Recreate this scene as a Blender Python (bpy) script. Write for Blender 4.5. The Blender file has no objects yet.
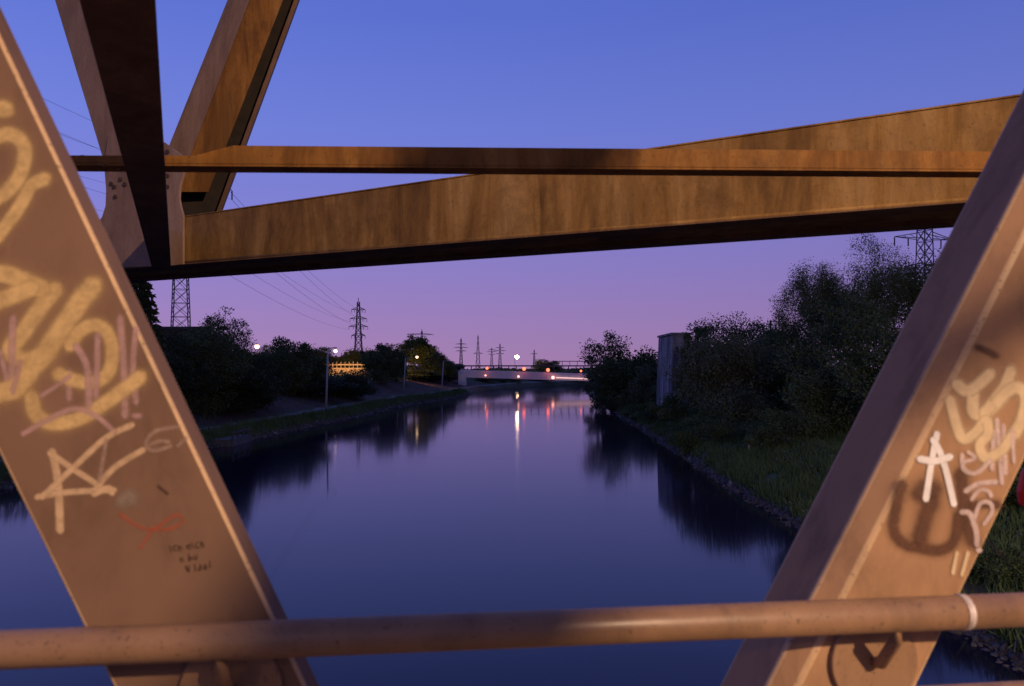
import bpy, math, random
import numpy as np
from mathutils import Vector, noise

rnd = random.Random(7)
C = bpy.context.scene.collection
sc = bpy.context.scene
EYE = 8.0            # eye height over the canal water (z = 0)
F = 781.0            # focal length in picture pixels (18 mm lens)
HZ = 358.0           # horizon row

# ------------------------------------------------------------------ helpers
def P(px, py, d):
    return Vector(((px - 512) / F * d, d, EYE - (py - HZ) / F * d))

def wloc(o):
    v = Vector((0, 0, 0))
    while o is not None:
        v += o.location; o = o.parent
    return v

def mesh(name, verts, faces, mat, parent=None, smooth=False, local=False, uvs=None):
    me = bpy.data.meshes.new(name)
    off = Vector((0, 0, 0)) if (local or parent is None) else wloc(parent)
    if off.length:
        verts = [(v[0] - off.x, v[1] - off.y, v[2] - off.z) for v in verts]
    me.from_pydata([tuple(v) for v in verts], [], faces)
    if uvs:
        l = me.uv_layers.new(name='UVMap')
        for i, lp in enumerate(me.loops):
            l.data[i].uv = uvs[lp.vertex_index]
    if smooth:
        me.polygons.foreach_set('use_smooth', [True] * len(me.polygons))
    me.materials.append(mat)
    o = bpy.data.objects.new(name, me)
    C.objects.link(o)
    if parent: o.parent = parent
    return o

def npmesh(name, V, Q, mat, parent=None, k=4):
    """big mesh out of arrays, k corners a face, local coordinates"""
    me = bpy.data.meshes.new(name)
    V = np.asarray(V, np.float32); Q = np.asarray(Q, np.int32)
    me.vertices.add(len(V)); me.vertices.foreach_set('co', V.ravel())
    me.loops.add(Q.size); me.loops.foreach_set('vertex_index', Q.ravel())
    me.polygons.add(len(Q)); me.polygons.foreach_set('loop_start', np.arange(0, Q.size, k, dtype=np.int32))
    me.update(calc_edges=True); me.validate()
    me.materials.append(mat)
    o = bpy.data.objects.new(name, me); C.objects.link(o)
    if parent: o.parent = parent
    return o

def tag(o, label, cat, group=None, kind=None):
    if label: o['label'] = label
    if cat: o['category'] = cat
    if group: o['group'] = group
    if kind: o['kind'] = kind
    return o

def thing(name, label, cat, loc=(0, 0, 0), group=None):
    o = bpy.data.objects.new(name, None); C.objects.link(o)
    o.location = loc; o.empty_display_size = .2
    return tag(o, label, cat, group)

def bevel(o, w, seg=2, ang=35, hard=True, edge_light=None):
    m = o.modifiers.new('bevel', 'BEVEL'); m.width = w; m.segments = seg
    m.limit_method = 'ANGLE'; m.angle_limit = math.radians(ang); m.harden_normals = hard
    if edge_light:
        o.data.materials.append(edge_light); m.material = 1
    if hard: o.data.polygons.foreach_set('use_smooth', [True] * len(o.data.polygons))
    return o

class MB:
    def __init__(s): s.v = []; s.f = []
    def hexa(s, a):                       # 8 points: bottom 4 then top 4, same winding
        b = len(s.v); s.v += [tuple(p) for p in a]
        for q in ((0, 3, 2, 1), (4, 5, 6, 7), (0, 1, 5, 4), (1, 2, 6, 5), (2, 3, 7, 6), (3, 0, 4, 7)):
            s.f.append([b + i for i in q])
    def box(s, lo, hi):
        x0, y0, z0 = lo; x1, y1, z1 = hi
        s.hexa([(x0, y0, z0), (x1, y0, z0), (x1, y1, z0), (x0, y1, z0), (x0, y0, z1), (x1, y0, z1), (x1, y1, z1), (x0, y1, z1)])
    def prism(s, A, B):                   # two matching rings
        b = len(s.v); n = len(A)
        s.v += [tuple(p) for p in A] + [tuple(p) for p in B]
        for i in range(n):
            j = (i + 1) % n
            s.f.append([b + i, b + j, b + n + j, b + n + i])
        s.f.append([b + i for i in range(n)][::-1]); s.f.append([b + n + i for i in range(n)])
    def bar(s, p, q, r, n=4, r2=None):
        p = Vector(p); q = Vector(q); d = (q - p).normalized()
        e = Vector((0, 0, 1)) if abs(d.z) < .9 else Vector((1, 0, 0))
        x = d.cross(e).normalized(); y = d.cross(x)
        r2 = r if r2 is None else r2
        A = []; B = []
        for i in range(n):
            t = 2 * math.pi * (i + .5) / n
            w = x * math.cos(t) + y * math.sin(t)
            A.append(p + w * r); B.append(q + w * r2)
        s.prism(A, B)
    def path(s, pts, r, n=6):
        pts = [Vector(p) for p in pts]; base = len(s.v); m = len(pts)
        rr = r if isinstance(r, (list, tuple)) else [r] * m
        for i, p in enumerate(pts):
            d = (pts[min(i + 1, m - 1)] - pts[max(i - 1, 0)]).normalized()
            e = Vector((0, 0, 1)) if abs(d.z) < .95 else Vector((1, 0, 0))
            x = d.cross(e).normalized(); y = d.cross(x)
            for k in range(n):
                t = 2 * math.pi * k / n
                s.v.append(tuple(p + (x * math.cos(t) + y * math.sin(t)) * rr[i]))
        for i in range(m - 1):
            for k in range(n):
                k2 = (k + 1) % n
                s.f.append([base + i * n + k, base + i * n + k2, base + (i + 1) * n + k2, base + (i + 1) * n + k])
        s.f.append([base + k for k in range(n)][::-1]); s.f.append([base + (m - 1) * n + k for k in range(n)])
    def ball(s, c, r, nu=12, nv=8, sz=1.0):
        b = len(s.v)
        for j in range(1, nv):
            t = math.pi * j / nv
            for i in range(nu):
                a = 2 * math.pi * i / nu
                s.v.append((c[0] + r * math.sin(t) * math.cos(a), c[1] + r * math.sin(t) * math.sin(a), c[2] + r * sz * math.cos(t)))
        top = len(s.v); s.v.append((c[0], c[1], c[2] + r * sz)); s.v.append((c[0], c[1], c[2] - r * sz))
        for j in range(nv - 2):
            for i in range(nu):
                i2 = (i + 1) % nu
                s.f.append([b + j * nu + i, b + (j + 1) * nu + i, b + (j + 1) * nu + i2, b + j * nu + i2])
        for i in range(nu):
            i2 = (i + 1) % nu
            s.f.append([top, b + i, b + i2]); s.f.append([top + 1, b + (nv - 2) * nu + i2, b + (nv - 2) * nu + i])
    def build(s, name, mat, parent=None, smooth=False, local=False):
        return mesh(name, s.v, s.f, mat, parent, smooth, local)

# ------------------------------------------------------------------ materials
def new_mat(name):
    m = bpy.data.materials.new(name); m.use_nodes = True
    nt = m.node_tree; bs = nt.nodes['Principled BSDF']
    return m, nt, bs

def ramp(nt, stops, fac):
    r = nt.nodes.new('ShaderNodeValToRGB')
    els = r.color_ramp.elements
    while len(els) < len(stops): els.new(.5)
    for e, (p, c) in zip(els, stops):
        e.position = p; e.color = (*c, 1)
    nt.links.new(fac, r.inputs[0])
    return r.outputs[0]

def noise_tex(nt, scale, detail=4, rough=.55, stretch=(1, 1, 1), coord='Object', dist=0.0):
    tc = nt.nodes.new('ShaderNodeTexCoord'); mp = nt.nodes.new('ShaderNodeMapping')
    mp.inputs['Scale'].default_value = stretch
    nt.links.new(tc.outputs[coord], mp.inputs['Vector'])
    n = nt.nodes.new('ShaderNodeTexNoise')
    n.inputs['Scale'].default_value = scale; n.inputs['Detail'].default_value = detail
    n.inputs['Roughness'].default_value = rough; n.inputs['Distortion'].default_value = dist
    nt.links.new(mp.outputs[0], n.inputs['Vector'])
    return n.outputs['Fac']

def mix(nt, fac, a, b, mode='MIX'):
    n = nt.nodes.new('ShaderNodeMix'); n.data_type = 'RGBA'; n.blend_type = mode
    for s, v in ((n.inputs[0], fac), (n.inputs[6], a), (n.inputs[7], b)):
        if hasattr(v, 'is_linked'): nt.links.new(v, s)
        elif isinstance(v, (int, float)): s.default_value = v
        else: s.default_value = (*v, 1)
    return n.outputs[2]

def bump(nt, bs, h, strength, distance):
    b = nt.nodes.new('ShaderNodeBump'); b.inputs['Strength'].default_value = strength
    b.inputs['Distance'].default_value = distance
    nt.links.new(h, b.inputs['Height']); nt.links.new(b.outputs[0], bs.inputs['Normal'])

def simple(name, stops, scale=3, rough=.7, stretch=(1, 1, 1), bmp=None, detail=5, metallic=0):
    m, nt, bs = new_mat(name)
    f = noise_tex(nt, scale, detail, .6, stretch)
    nt.links.new(ramp(nt, stops, f), bs.inputs['Base Color'])
    bs.inputs['Roughness'].default_value = rough; bs.inputs['Metallic'].default_value = metallic
    if bmp: bump(nt, bs, noise_tex(nt, bmp[0], 4), bmp[1], bmp[2])
    return m

def painted_steel(name, base, dark, dirt=(.07, .04, .025), rough=.5):
    m, nt, bs = new_mat(name)
    big = noise_tex(nt, 2.2, 5, .6)
    c = ramp(nt, [(.25, dark), (.7, base)], big)
    spk = noise_tex(nt, 110, 3, .7)
    bs.inputs['Specular IOR Level'].default_value = .3 if rough > .5 else .5
    s = ramp(nt, [(.66 if rough > .5 else .6, (0, 0, 0)), (.84 if rough > .5 else .7, (.5, .5, .5) if rough > .5 else (.8, .8, .8))], spk)
    c = mix(nt, s, c, dirt)
    grime = noise_tex(nt, 7, 6, .7, (1, 1, .35), dist=.6)
    g = ramp(nt, [(.48, (0, 0, 0)), (.78, (.6, .6, .6))], grime)
    c = mix(nt, g, c, dirt)
    scr = noise_tex(nt, 9, 5, .7, (6, 6, .5), dist=1.2)
    c = mix(nt, ramp(nt, [(.66, (0, 0, 0)), (.70, (.35, .35, .35)), (.74, (0, 0, 0))], scr), c, tuple(min(1, v * 1.5) for v in base))
    nt.links.new(c, bs.inputs['Base Color'])
    r = ramp(nt, [(.3, (rough - .1,) * 3), (.75, (rough + .2,) * 3)], big)
    nt.links.new(r, bs.inputs['Roughness'])
    bump(nt, bs, noise_tex(nt, 140, 3), .12, .002)
    return m

def rusty_steel(name, c0, c1, c2, streak=(1, 1, .06)):
    m, nt, bs = new_mat(name)
    st = noise_tex(nt, 3.2, 7, .72, (1, 1, .16), dist=1.1)
    c = ramp(nt, [(.30, c0), (.48, c1), (.66, c2)], st)
    wide = noise_tex(nt, 1.7, 5, .7, (1, 1, .25), dist=.8)
    c = mix(nt, ramp(nt, [(.45, (0, 0, 0)), (.68, (.85, .85, .85))], wide), c, c0)
    bl = noise_tex(nt, 1.1, 6, .75)
    bl = bl
    c = mix(nt, ramp(nt, [(.5, (0, 0, 0)), (.72, (.8, .8, .8))], bl), c, c0)
    fine = noise_tex(nt, 45, 4, .75)
    c = mix(nt, ramp(nt, [(.55, (0, 0, 0)), (.8, (.7, .7, .7))], fine), c, (.05, .026, .012))
    nt.links.new(c, bs.inputs['Base Color'])
    bs.inputs['Roughness'].default_value = .72; bs.inputs['Specular IOR Level'].default_value = .25
    bump(nt, bs, noise_tex(nt, 60, 5, .7), .25, .004)
    return m

M = {}
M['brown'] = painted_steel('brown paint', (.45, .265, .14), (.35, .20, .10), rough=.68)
M['darker'] = painted_steel('darker brown paint', (.225, .132, .082), (.17, .098, .058), rough=.68)  # brown paint in a darker tone, for the left diagonal
M['edge_light'] = painted_steel('painted edge highlight', (.66, .45, .24), (.5, .32, .16), rough=.5)  # lighter bevel colour paints in the edge highlights
M['rail'] = painted_steel('rail paint', (.34, .20, .105), (.23, .13, .065), rough=.46)
M['ochre'] = rusty_steel('ochre rusty steel', (.11, .055, .016), (.30, .16, .04), (.42, .25, .085))
M['orange'] = rusty_steel('orange rusty steel', (.10, .042, .010), (.29, .125, .022), (.40, .20, .05))
M['under'] = rusty_steel('dark rusty steel', (.12, .065, .035), (.19, .105, .055), (.26, .15, .08))
M['greybrown'] = rusty_steel('grey brown steel', (.24, .15, .095), (.36, .23, .15), (.42, .29, .2))
M['recess_shade'] = simple('steel with painted recess shade', [(.3, (.022, .016, .012)), (.7, (.04, .028, .02))], 8, .7)  # near-black colour stands in for shade in the recess of the orange diagonal
M['bolt'] = simple('bolt steel', [(.3, (.05, .03, .02)), (.7, (.1, .06, .04))], 20)
M['ring'] = simple('bright scuffed steel', [(.3, (.5, .42, .36)), (.7, (.8, .72, .65))], 40, .35)
M['deck'] = simple('deck planks', [(.3, (.14, .10, .07)), (.7, (.26, .19, .13))], 5, .8)
M['red'] = simple('red plastic', [(.3, (.62, .02, .015)), (.7, (.75, .03, .02))], 6, .35)

def spray(name, col, soft=.55, op=.92, lo=.62):
    m, nt, bs = new_mat(name)
    bs.inputs['Roughness'].default_value = .55
    v = noise_tex(nt, 30, 4, .6)
    c2 = tuple(x * .8 for x in col)
    nt.links.new(ramp(nt, [(.3, c2), (.7, col)], v), bs.inputs['Base Color'])
    uv = nt.nodes.new('ShaderNodeUVMap'); sp = nt.nodes.new('ShaderNodeSeparateXYZ')
    nt.links.new(uv.outputs[0], sp.inputs[0])
    def mth(op_, a, b=None):
        n = nt.nodes.new('ShaderNodeMath'); n.operation = op_
        for s, x in zip(n.inputs, (a, b)):
            if x is None: continue
            if isinstance(x, (int, float)): s.default_value = x
            else: nt.links.new(x, s)
        return n.outputs[0]
    e = mth('ABSOLUTE', mth('SUBTRACT', mth('MULTIPLY', sp.outputs[0], 2), 1))
    mr = nt.nodes.new('ShaderNodeMapRange'); mr.interpolation_type = 'SMOOTHSTEP'
    mr.inputs['From Min'].default_value = 1.0; mr.inputs['From Max'].default_value = 1 - soft
    mr.inputs['To Min'].default_value = 0; mr.inputs['To Max'].default_value = op
    nt.links.new(e, mr.inputs['Value'])
    w = noise_tex(nt, 55, 3, .7)
    wr = nt.nodes.new('ShaderNodeMapRange'); wr.inputs['From Min'].default_value = .3; wr.inputs['From Max'].default_value = .62
    wr.inputs['To Min'].default_value = lo; wr.inputs['To Max'].default_value = 1
    nt.links.new(w, wr.inputs['Value'])
    nt.links.new(mth('MULTIPLY', mr.outputs[0], wr.outputs[0]), bs.inputs['Alpha'])
    return m
M['yellow'] = spray('yellow spray paint', (.74, .52, .22), .55, .88)
M['mauve'] = spray('mauve marker', (.56, .35, .31), .7, .8)
M['cream'] = spray('cream spray paint', (.74, .52, .30), .5, .85)
M['tan'] = spray('tan spray paint', (.80, .62, .36), .6, .96, .85)
M['white'] = spray('white paint', (.92, .9, .86), .3, 1, .93)
M['lilac'] = spray('lilac marker', (.78, .62, .56), .6, .85)
M['redmark'] = spray('red marker', (.5, .12, .06), .7, .55)
M['faint'] = spray('faint marker', (.52, .36, .26), .7, .6)
M['darkspray'] = spray('dark brown spray paint', (.14, .06, .03), .8, .85)
M['black'] = spray('black marker', (.06, .03, .018), .8, .72)
M['yellowmist'] = spray('yellow overspray', (.70, .48, .2), 1.0, .34)
M['tanmist'] = spray('tan overspray', (.78, .58, .34), 1.0, .34)
M['brownmist'] = spray('brown overspray', (.15, .07, .035), 1.0, .4)
M['greysm'] = spray('grey smudge', (.36, .28, .2), .9, .7)

def leafmat(name, a, b):
    m, nt, bs = new_mat(name)
    f = noise_tex(nt, .55, 4, .65)
    nt.links.new(ramp(nt, [(.35, a), (.68, b)], f), bs.inputs['Base Color'])
    bs.inputs['Roughness'].default_value = .75
    bs.inputs['Specular IOR Level'].default_value = .2
    return m
M['leaf1'] = leafmat('leaves deep green', (.065, .09, .038), (.12, .16, .066))
M['leaf2'] = leafmat('leaves grey green', (.09, .11, .06), (.16, .185, .10))
M['leaf3'] = leafmat('leaves mid green', (.06, .09, .03), (.12, .16, .05))
M['leaf4'] = leafmat('conifer needles', (.03, .045, .024), (.065, .085, .042))
M['bark'] = simple('bark', [(.3, (.04, .03, .022)), (.7, (.11, .085, .065))], 6, .9, (1, 1, .2))
M['grass'] = leafmat('grass blades', (.08, .13, .04), (.15, .21, .075))
M['stone'] = simple('riprap stone', [(.3, (.05, .042, .038)), (.6, (.11, .095, .085)), (.74, (.34, .31, .29))], .9, .85, bmp=(9, .4, .03))
M['pole'] = simple('galvanised pole', [(.3, (.38, .38, .38)), (.7, (.52, .52, .52))], 4, .5)
M['lattice'] = simple('pylon steel', [(.3, (.07, .07, .075)), (.7, (.12, .12, .125))], 2, .6)
M['wire'] = simple('wire', [(.3, (.05, .05, .055)), (.7, (.07, .07, .075))], 2, .6)
M['palepaint'] = simple('pale bridge paint', [(.3, (.70, .71, .78)), (.7, (.80, .81, .88))], .8, .5, (1, 1, .3))
M['darksteel'] = simple('dark bridge steel', [(.3, (.05, .05, .055)), (.7, (.1, .095, .1))], 2, .6)
M['wall'] = simple('sooty brick wall', [(.3, (.05, .04, .035)), (.7, (.09, .075, .065))], 1.2, .85)
M['parapet'] = simple('sandy concrete', [(.3, (.34, .27, .19)), (.7, (.5, .42, .32))], 1.0, .85)
M['roofing'] = simple('roofing felt', [(.3, (.05, .05, .05)), (.7, (.09, .09, .09))], 2, .9)
M['concrete'] = simple('landing concrete', [(.3, (.07, .065, .06)), (.7, (.15, .14, .13))], 2, .85)

def pier_mat():
    m, nt, bs = new_mat('weathered concrete')
    big = noise_tex(nt, .7, 6, .7)
    c = ramp(nt, [(.3, (.20, .19, .19)), (.6, (.40, .38, .37)), (.8, (.52, .5, .48))], big)
    streak = noise_tex(nt, 1.5, 6, .7, (1, 1, .12))
    c = mix(nt, ramp(nt, [(.42, (0, 0, 0)), (.6, (.9, .9, .9))], streak), c, (.07, .065, .06))
    tc = nt.nodes.new('ShaderNodeTexCoord'); sp = nt.nodes.new('ShaderNodeSeparateXYZ')
    nt.links.new(tc.outputs['Object'], sp.inputs[0])
    fr = nt.nodes.new('ShaderNodeMath'); fr.operation = 'FRACT'; sc_ = nt.nodes.new('ShaderNodeMath'); sc_.operation = 'MULTIPLY'
    sc_.inputs[1].default_value = 1.15
    nt.links.new(sp.outputs[2], sc_.inputs[0]); nt.links.new(sc_.outputs[0], fr.inputs[0])
    c = mix(nt, ramp(nt, [(.0, (.8, .8, .8)), (.05, (0, 0, 0))], fr.outputs[0]), c, (.06, .055, .05))
    nt.links.new(c, bs.inputs['Base Color']); bs.inputs['Roughness'].default_value = .9
    bump(nt, bs, noise_tex(nt, 5, 6, .7), .5, .05)
    return m
M['pier'] = pier_mat()

def emit(name, col, s):
    m = bpy.data.materials.new(name); m.use_nodes = True
    nt = m.node_tree; nt.nodes.clear()
    e = nt.nodes.new('ShaderNodeEmission'); o = nt.nodes.new('ShaderNodeOutputMaterial')
    e.inputs[0].default_value = (*col, 1); e.inputs[1].default_value = s
    nt.links.new(e.outputs[0], o.inputs[0])
    return m

def water_mat():
    m, nt, bs = new_mat('canal water')
    bs.inputs['Base Color'].default_value = (.008, .006, .022, 1)
    bs.inputs['IOR'].default_value = 1.333
    f = noise_tex(nt, .05, 3, .5, (1, .35, 1))
    r = nt.nodes.new('ShaderNodeMapRange')
    r.inputs['From Min'].default_value = .3; r.inputs['From Max'].default_value = .7
    r.inputs['To Min'].default_value = .046; r.inputs['To Max'].default_value = .07
    bs.inputs['Anisotropic'].default_value = .9
    tg = nt.nodes.new('ShaderNodeTangent'); tg.direction_type = 'UV_MAP'; tg.uv_map = 'UVMap'; nt.links.new(tg.outputs[0], bs.inputs['Tangent'])
    nt.links.new(f, r.inputs['Value']); nt.links.new(r.outputs[0], bs.inputs['Roughness'])
    return m
M['water'] = water_mat()

def ground_mat():
    m, nt, bs = new_mat('bank soil and turf')
    at = nt.nodes.new('ShaderNodeAttribute'); at.attribute_name = 'zone'
    f = noise_tex(nt, .8, 6, .65)
    turf = ramp(nt, [(.3, (.05, .08, .028)), (.7, (.10, .14, .05))], f)
    earth = ramp(nt, [(.3, (.06, .036, .03)), (.7, (.115, .068, .055))], f)
    sp = nt.nodes.new('ShaderNodeSeparateColor'); nt.links.new(at.outputs['Color'], sp.inputs[0])
    c = mix(nt, sp.outputs[0], turf, earth)
    grit = ramp(nt, [(.3, (.17, .16, .16)), (.7, (.26, .25, .25))], noise_tex(nt, 3, 4))
    c = mix(nt, sp.outputs[1], c, grit)
    nt.links.new(c, bs.inputs['Base Color']); bs.inputs['Roughness'].default_value = .95
    bump(nt, bs, noise_tex(nt, 3, 5, .7), .6, .15)
    return m
M['ground'] = ground_mat()

# ------------------------------------------------------------------ terrain
XL = [(-80, -42), (0, -37), (47, -31), (76, -25.5), (98, -22), (115, -20), (133, -17.5), (160, -10.5), (185, -7), (200, -2), (219, 8), (236, 24), (300, 80), (420, 220), (3000, 3000)]
XR = [(-80, 12.6), (22, 13.0), (37, 13.3), (178, 16.6), (200, 22), (236, 48), (300, 112), (420, 260), (3000, 3100)]
def lerp(T, y):
    if y <= T[0][0]: return T[0][1]
    for (a, b), (c, d) in zip(T, T[1:]):
        if y <= c: return b + (d - b) * (y - a) / (c - a)
    return T[-1][1]
def wob(y, s):
    return .35 * noise.noise(Vector((s, y * .13, 0))) + .22 * noise.noise(Vector((s, y * .5, 3))) if y < 260 else 0
def xl(y): return lerp(XL, y) + wob(y, 1.5)
def xr(y): return lerp(XR, y) + wob(y, 9.5)
HR = [(0, -.1), (.6, .35), (1.6, .9), (3.5, 1.5), (6, 2.2), (8.5, 2.35), (14, 3.2), (25, 3.6), (80, 3.8), (5000, 4)]
HL = [(0, -.1), (.5, .4), (1.2, .8), (2.2, 1.15), (4.8, 1.2), (6, 1.35), (13, 3.1), (20, 3.6), (32, 4.4), (80, 4.6), (5000, 4)]
def hgt(side, d, x, y):
    T = HR if side > 0 else HL
    z = lerp(T, d)
    far = 0 if y < 205 else min(1, (y - 205) / 25)
    z = z * (1 - far) + far * min(z, 2.6 + .0 * d)
    a = min(1, d / 2) * .22
    t = max(0, min(1, (y - 310) / 400)); z -= 34 * t * t * (3 - 2 * t)
    return z + a * noise.noise(Vector((x * .35, y * .35, 0))) + min(1, d / 8) * .25 * noise.noise(Vector((x * .09, y * .09, 5)))

def build_ground():
    dl = [2000, 900, 450, 250, 150, 100, 75, 55, 45, 38, 32, 28, 25, 22, 20, 18, 16, 14.5, 13, 12, 11, 10, 9, 8, 7.2, 6.5, 6, 5.5, 5.1, 4.8, 4.5, 4, 3.5, 3, 2.6, 2.2, 1.9, 1.6, 1.35, 1.1, .9, .7, .5, .35, .2, .0]
    dr = [0, .15, .3, .45, .6, .8, 1, 1.2, 1.4, 1.7, 2, 2.4, 2.8, 3.2, 3.6, 4, 4.5, 5, 5.5, 6, 6.5, 7, 7.5, 8, 8.6, 9.2, 10, 11, 12, 13, 14.5, 16, 18, 20, 23, 27, 32, 38, 46, 58, 75, 100, 150, 250, 450, 900, 2000]
    ys = [-200, -120, -80, -50, -30, -15, -5]
    y = 0.0
    while y < 3000:
        ys.append(y); y += .6 if y < 60 else 1.0 if y < 130 else 2.0 if y < 260 else 15 if y < 500 else 250
    V = []; Z = []
    for y in ys:
        a, b = xl(y), xr(y)
        for d in dl:
            V.append((a - d, y, hgt(-1, d, a - d, y)))
            path = 1.0 if 2.3 < d < 4.7 and y < 230 else 0
            earth = 1.0 if 5.4 < d < 13.5 and y < 200 else .55 if d < 2.3 else .3
            Z.append((earth + .3 * noise.noise(Vector((a - d, y * .3, 1))), path, 0))
        for k, z in ((.02, -.8), (.12, -2.2), (.5, -3), (.88, -2.2), (.98, -.8)):
            V.append((a + (b - a) * k, y, z)); Z.append((1, 0, 0))
        for d in dr:
            V.append((b + d, y, hgt(1, d, b + d, y)))
            pth = max(0, 1 - abs(d - (6.6 + .9 * math.sin(y * .07))) / .75) if 44 < y < 66 else 0
            Z.append((max(0, 1 - d / 2.2) + .35 * noise.noise(Vector((b + d, y, 1))), min(1, pth * 1.6) * .55, 0))
    n = len(dl) + 5 + len(dr)
    Q = [(i * n + k, i * n + k + 1, (i + 1) * n + k + 1, (i + 1) * n + k) for i in range(len(ys) - 1) for k in range(n - 1)]
    o = npmesh('ground', V, Q, M['ground'])
    at = o.data.color_attributes.new('zone', 'FLOAT_COLOR', 'POINT')
    at.data.foreach_set('color', np.array([(max(0, min(1, z[0])), z[1], 0, 1) for z in Z], np.float32).ravel())
    o.data.polygons.foreach_set('use_smooth', [True] * len(o.data.polygons))
    tag(o, 'grassy canal banks with towpath and bare earth slope', None, kind='structure')
build_ground()
w = mesh('water', uvs=[(-220, 120), (-220, -60), (450, -60), (450, 120), (150, -400), (450, -400), (150, -60)], mat=M['water'], verts=[(-120, -220, 0), (60, -220, 0), (60, 450, 0), (-120, 450, 0), (400, 150, 0), (400, 450, 0), (60, 150, 0)], faces=[(0, 1, 6, 2, 3), (6, 4, 5, 2)])
tag(w, 'still violet canal water mirroring the dusk sky', None, kind='structure')

def GL(d, y): x = xl(y) - d; return Vector((x, y, hgt(-1, d, x, y)))
def GR(d, y): x = xr(y) + d; return Vector((x, y, hgt(1, d, x, y)))
def gz(x, y):
    a, b = xl(y), xr(y)
    return hgt(-1, a - x, x, y) if x < a else hgt(1, x - b, x, y) if x > b else 0

# ------------------------------------------------------------------ plants
rs = np.random.default_rng(11)
def leaves(centers, dirs, size, aspect=.55, jit=.35):
    """one rhombic leaf spray a centre; dirs bias where its tip points"""
    n = len(centers)
    s = size * (1 + jit * rs.standard_normal(n)).clip(.4, 1.9)
    a = dirs + rs.standard_normal((n, 3)) * .7
    a /= np.linalg.norm(a, axis=1)[:, None] + 1e-6
    r = rs.standard_normal((n, 3))
    b = np.cross(a, r); b /= np.linalg.norm(b, axis=1)[:, None] + 1e-6
    L = a * s[:, None]; Wd = b * (s * aspect)[:, None] * .5
    V = np.stack([centers - L * .5, centers + Wd - L * .05, centers + L * .5, centers - Wd - L * .05], 1).reshape(-1, 3)
    Q = np.arange(4 * n).reshape(n, 4)
    return V, Q

def crown_round(rx, ry, rz, nclump, per, leaf, clump_r, lobes=6, droop=0.0, base=.12):
    """leaf sprays in clumps scattered over a lobed volume resting on z = 0"""
    lob = []
    for k in range(lobes):
        a = 2 * math.pi * k / lobes + rs.uniform(-.4, .4); e = rs.uniform(-.55, .95)
        rr = rs.uniform(.42, .74)
        lob.append((math.cos(a) * rr * (1 - .45 * max(e, 0)), math.sin(a) * rr * (1 - .45 * max(e, 0)), e * .66 * rs.uniform(.75, 1.12), rs.uniform(.24, .46)))
    lob.append((0, 0, -.1, .62)); lob.append((0, 0, -.45, .5)); lob.append((rs.uniform(-.25, .25), rs.uniform(-.25, .25), .55, .38))
    cs = []
    while len(cs) < nclump:
        l = lob[rs.integers(len(lob))]
        v = rs.standard_normal(3); v /= np.linalg.norm(v)
        q = np.array(l[:3]) + v * l[3] * rs.uniform(.55, 1.0)
        if q[2] < -1 + base: continue
        cs.append(q)
    cs = np.array(cs)
    for k in (0, 1): cs[:, k] /= np.percentile(np.abs(cs[:, k]), 98)
    cs[:, 2] = -1 + base + (cs[:, 2] - cs[:, 2].min()) / (np.percentile(cs[:, 2], 99.3) - cs[:, 2].min()) * (1.93 - base)
    cen = cs * [rx, ry, rz] + [0, 0, rz]
    m = rs.integers(int(per * .5), int(per * 1.5), nclump)
    idx = np.repeat(np.arange(nclump), m)
    off = rs.standard_normal((len(idx), 3)); off /= np.linalg.norm(off, axis=1)[:, None]
    off *= (rs.uniform(0, 1, len(idx)) ** .5 * 1.75 * clump_r * rs.uniform(.5, 1.15, nclump)[idx])[:, None]
    off[:, 2] *= .75
    p = cen[idx] + off
    d = off / (np.linalg.norm(off, axis=1)[:, None] + 1e-6) + cs[idx] * .4
    d[:, 2] -= droop
    if droop > .3:
        p[:, 2] -= rs.uniform(0, 1, len(p)) ** 2 * clump_r * 2.2 * droop
    return leaves(p, d, leaf)

def crown_conifer(h, r, n, leaf):
    t = rs.uniform(0, 1, n) ** .8
    layer = np.floor(t * 24) / 24
    rad = r * (1 - layer) * (.25 + .75 * rs.uniform(0, 1, n)) * (1 - .35 * (t * 24 % 1)) + .15
    nb = 9
    a = (rs.integers(0, nb, n) + layer * 31 % 1) * 2 * math.pi / nb + rs.normal(0, .17, n)
    z = layer * h * .96 + h * .04 - rad * .28 + rs.normal(0, .12, n)
    p = np.stack([np.cos(a) * rad, np.sin(a) * rad, z], 1)
    d = np.stack([np.cos(a), np.sin(a), -.35 + 0 * a], 1)
    return leaves(p, d, leaf, .4)

def trunk_mb(h, r, spread, n=6, lean=.0):
    mb = MB()
    pts = [(0, 0, -.4)]
    x = y = 0
    for k in range(1, 7):
        x += rnd.uniform(-.06, .06) * h * .25 + lean; y += rnd.uniform(-.06, .06) * h * .25
        pts.append((x, y, h * k / 6))
    mb.path(pts, [r * (1.25 if i == 0 else 1 - .13 * i) for i in range(7)], 8)
    for k in range(n):
        b = Vector(pts[2 + k % 4]); a = 2 * math.pi * k / n + rnd.uniform(-.4, .4); L = spread * rnd.uniform(.55, .95)
        e = b + Vector((math.cos(a) * L, math.sin(a) * L, L * rnd.uniform(.5, 1.1)))
        m_ = (b + e) * .5 + Vector((0, 0, L * .12))
        mb.path([b, m_, e], [r * .42, r * .28, r * .08], 5)
    return mb

def tree(name, label, cat, loc, crown, mat, trunk_h=2.0, trunk_r=.18, spread=2.0, lift=None, group=None, rot=0, limbs=6):
    t = thing(name, label, cat, loc, group)
    t.rotation_euler.z = rot
    V, Q = crown
    lift = trunk_h * .55 if lift is None else lift
    V = V + np.array([0, 0, lift], np.float32)
    npmesh('crown' if cat == 'tree' else 'foliage', V, Q, mat, t)
    trunk_mb(trunk_h, trunk_r, spread, limbs).build('trunk' if cat == 'tree' else 'stem', M['bark'], t, True, local=True)
    return t

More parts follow.
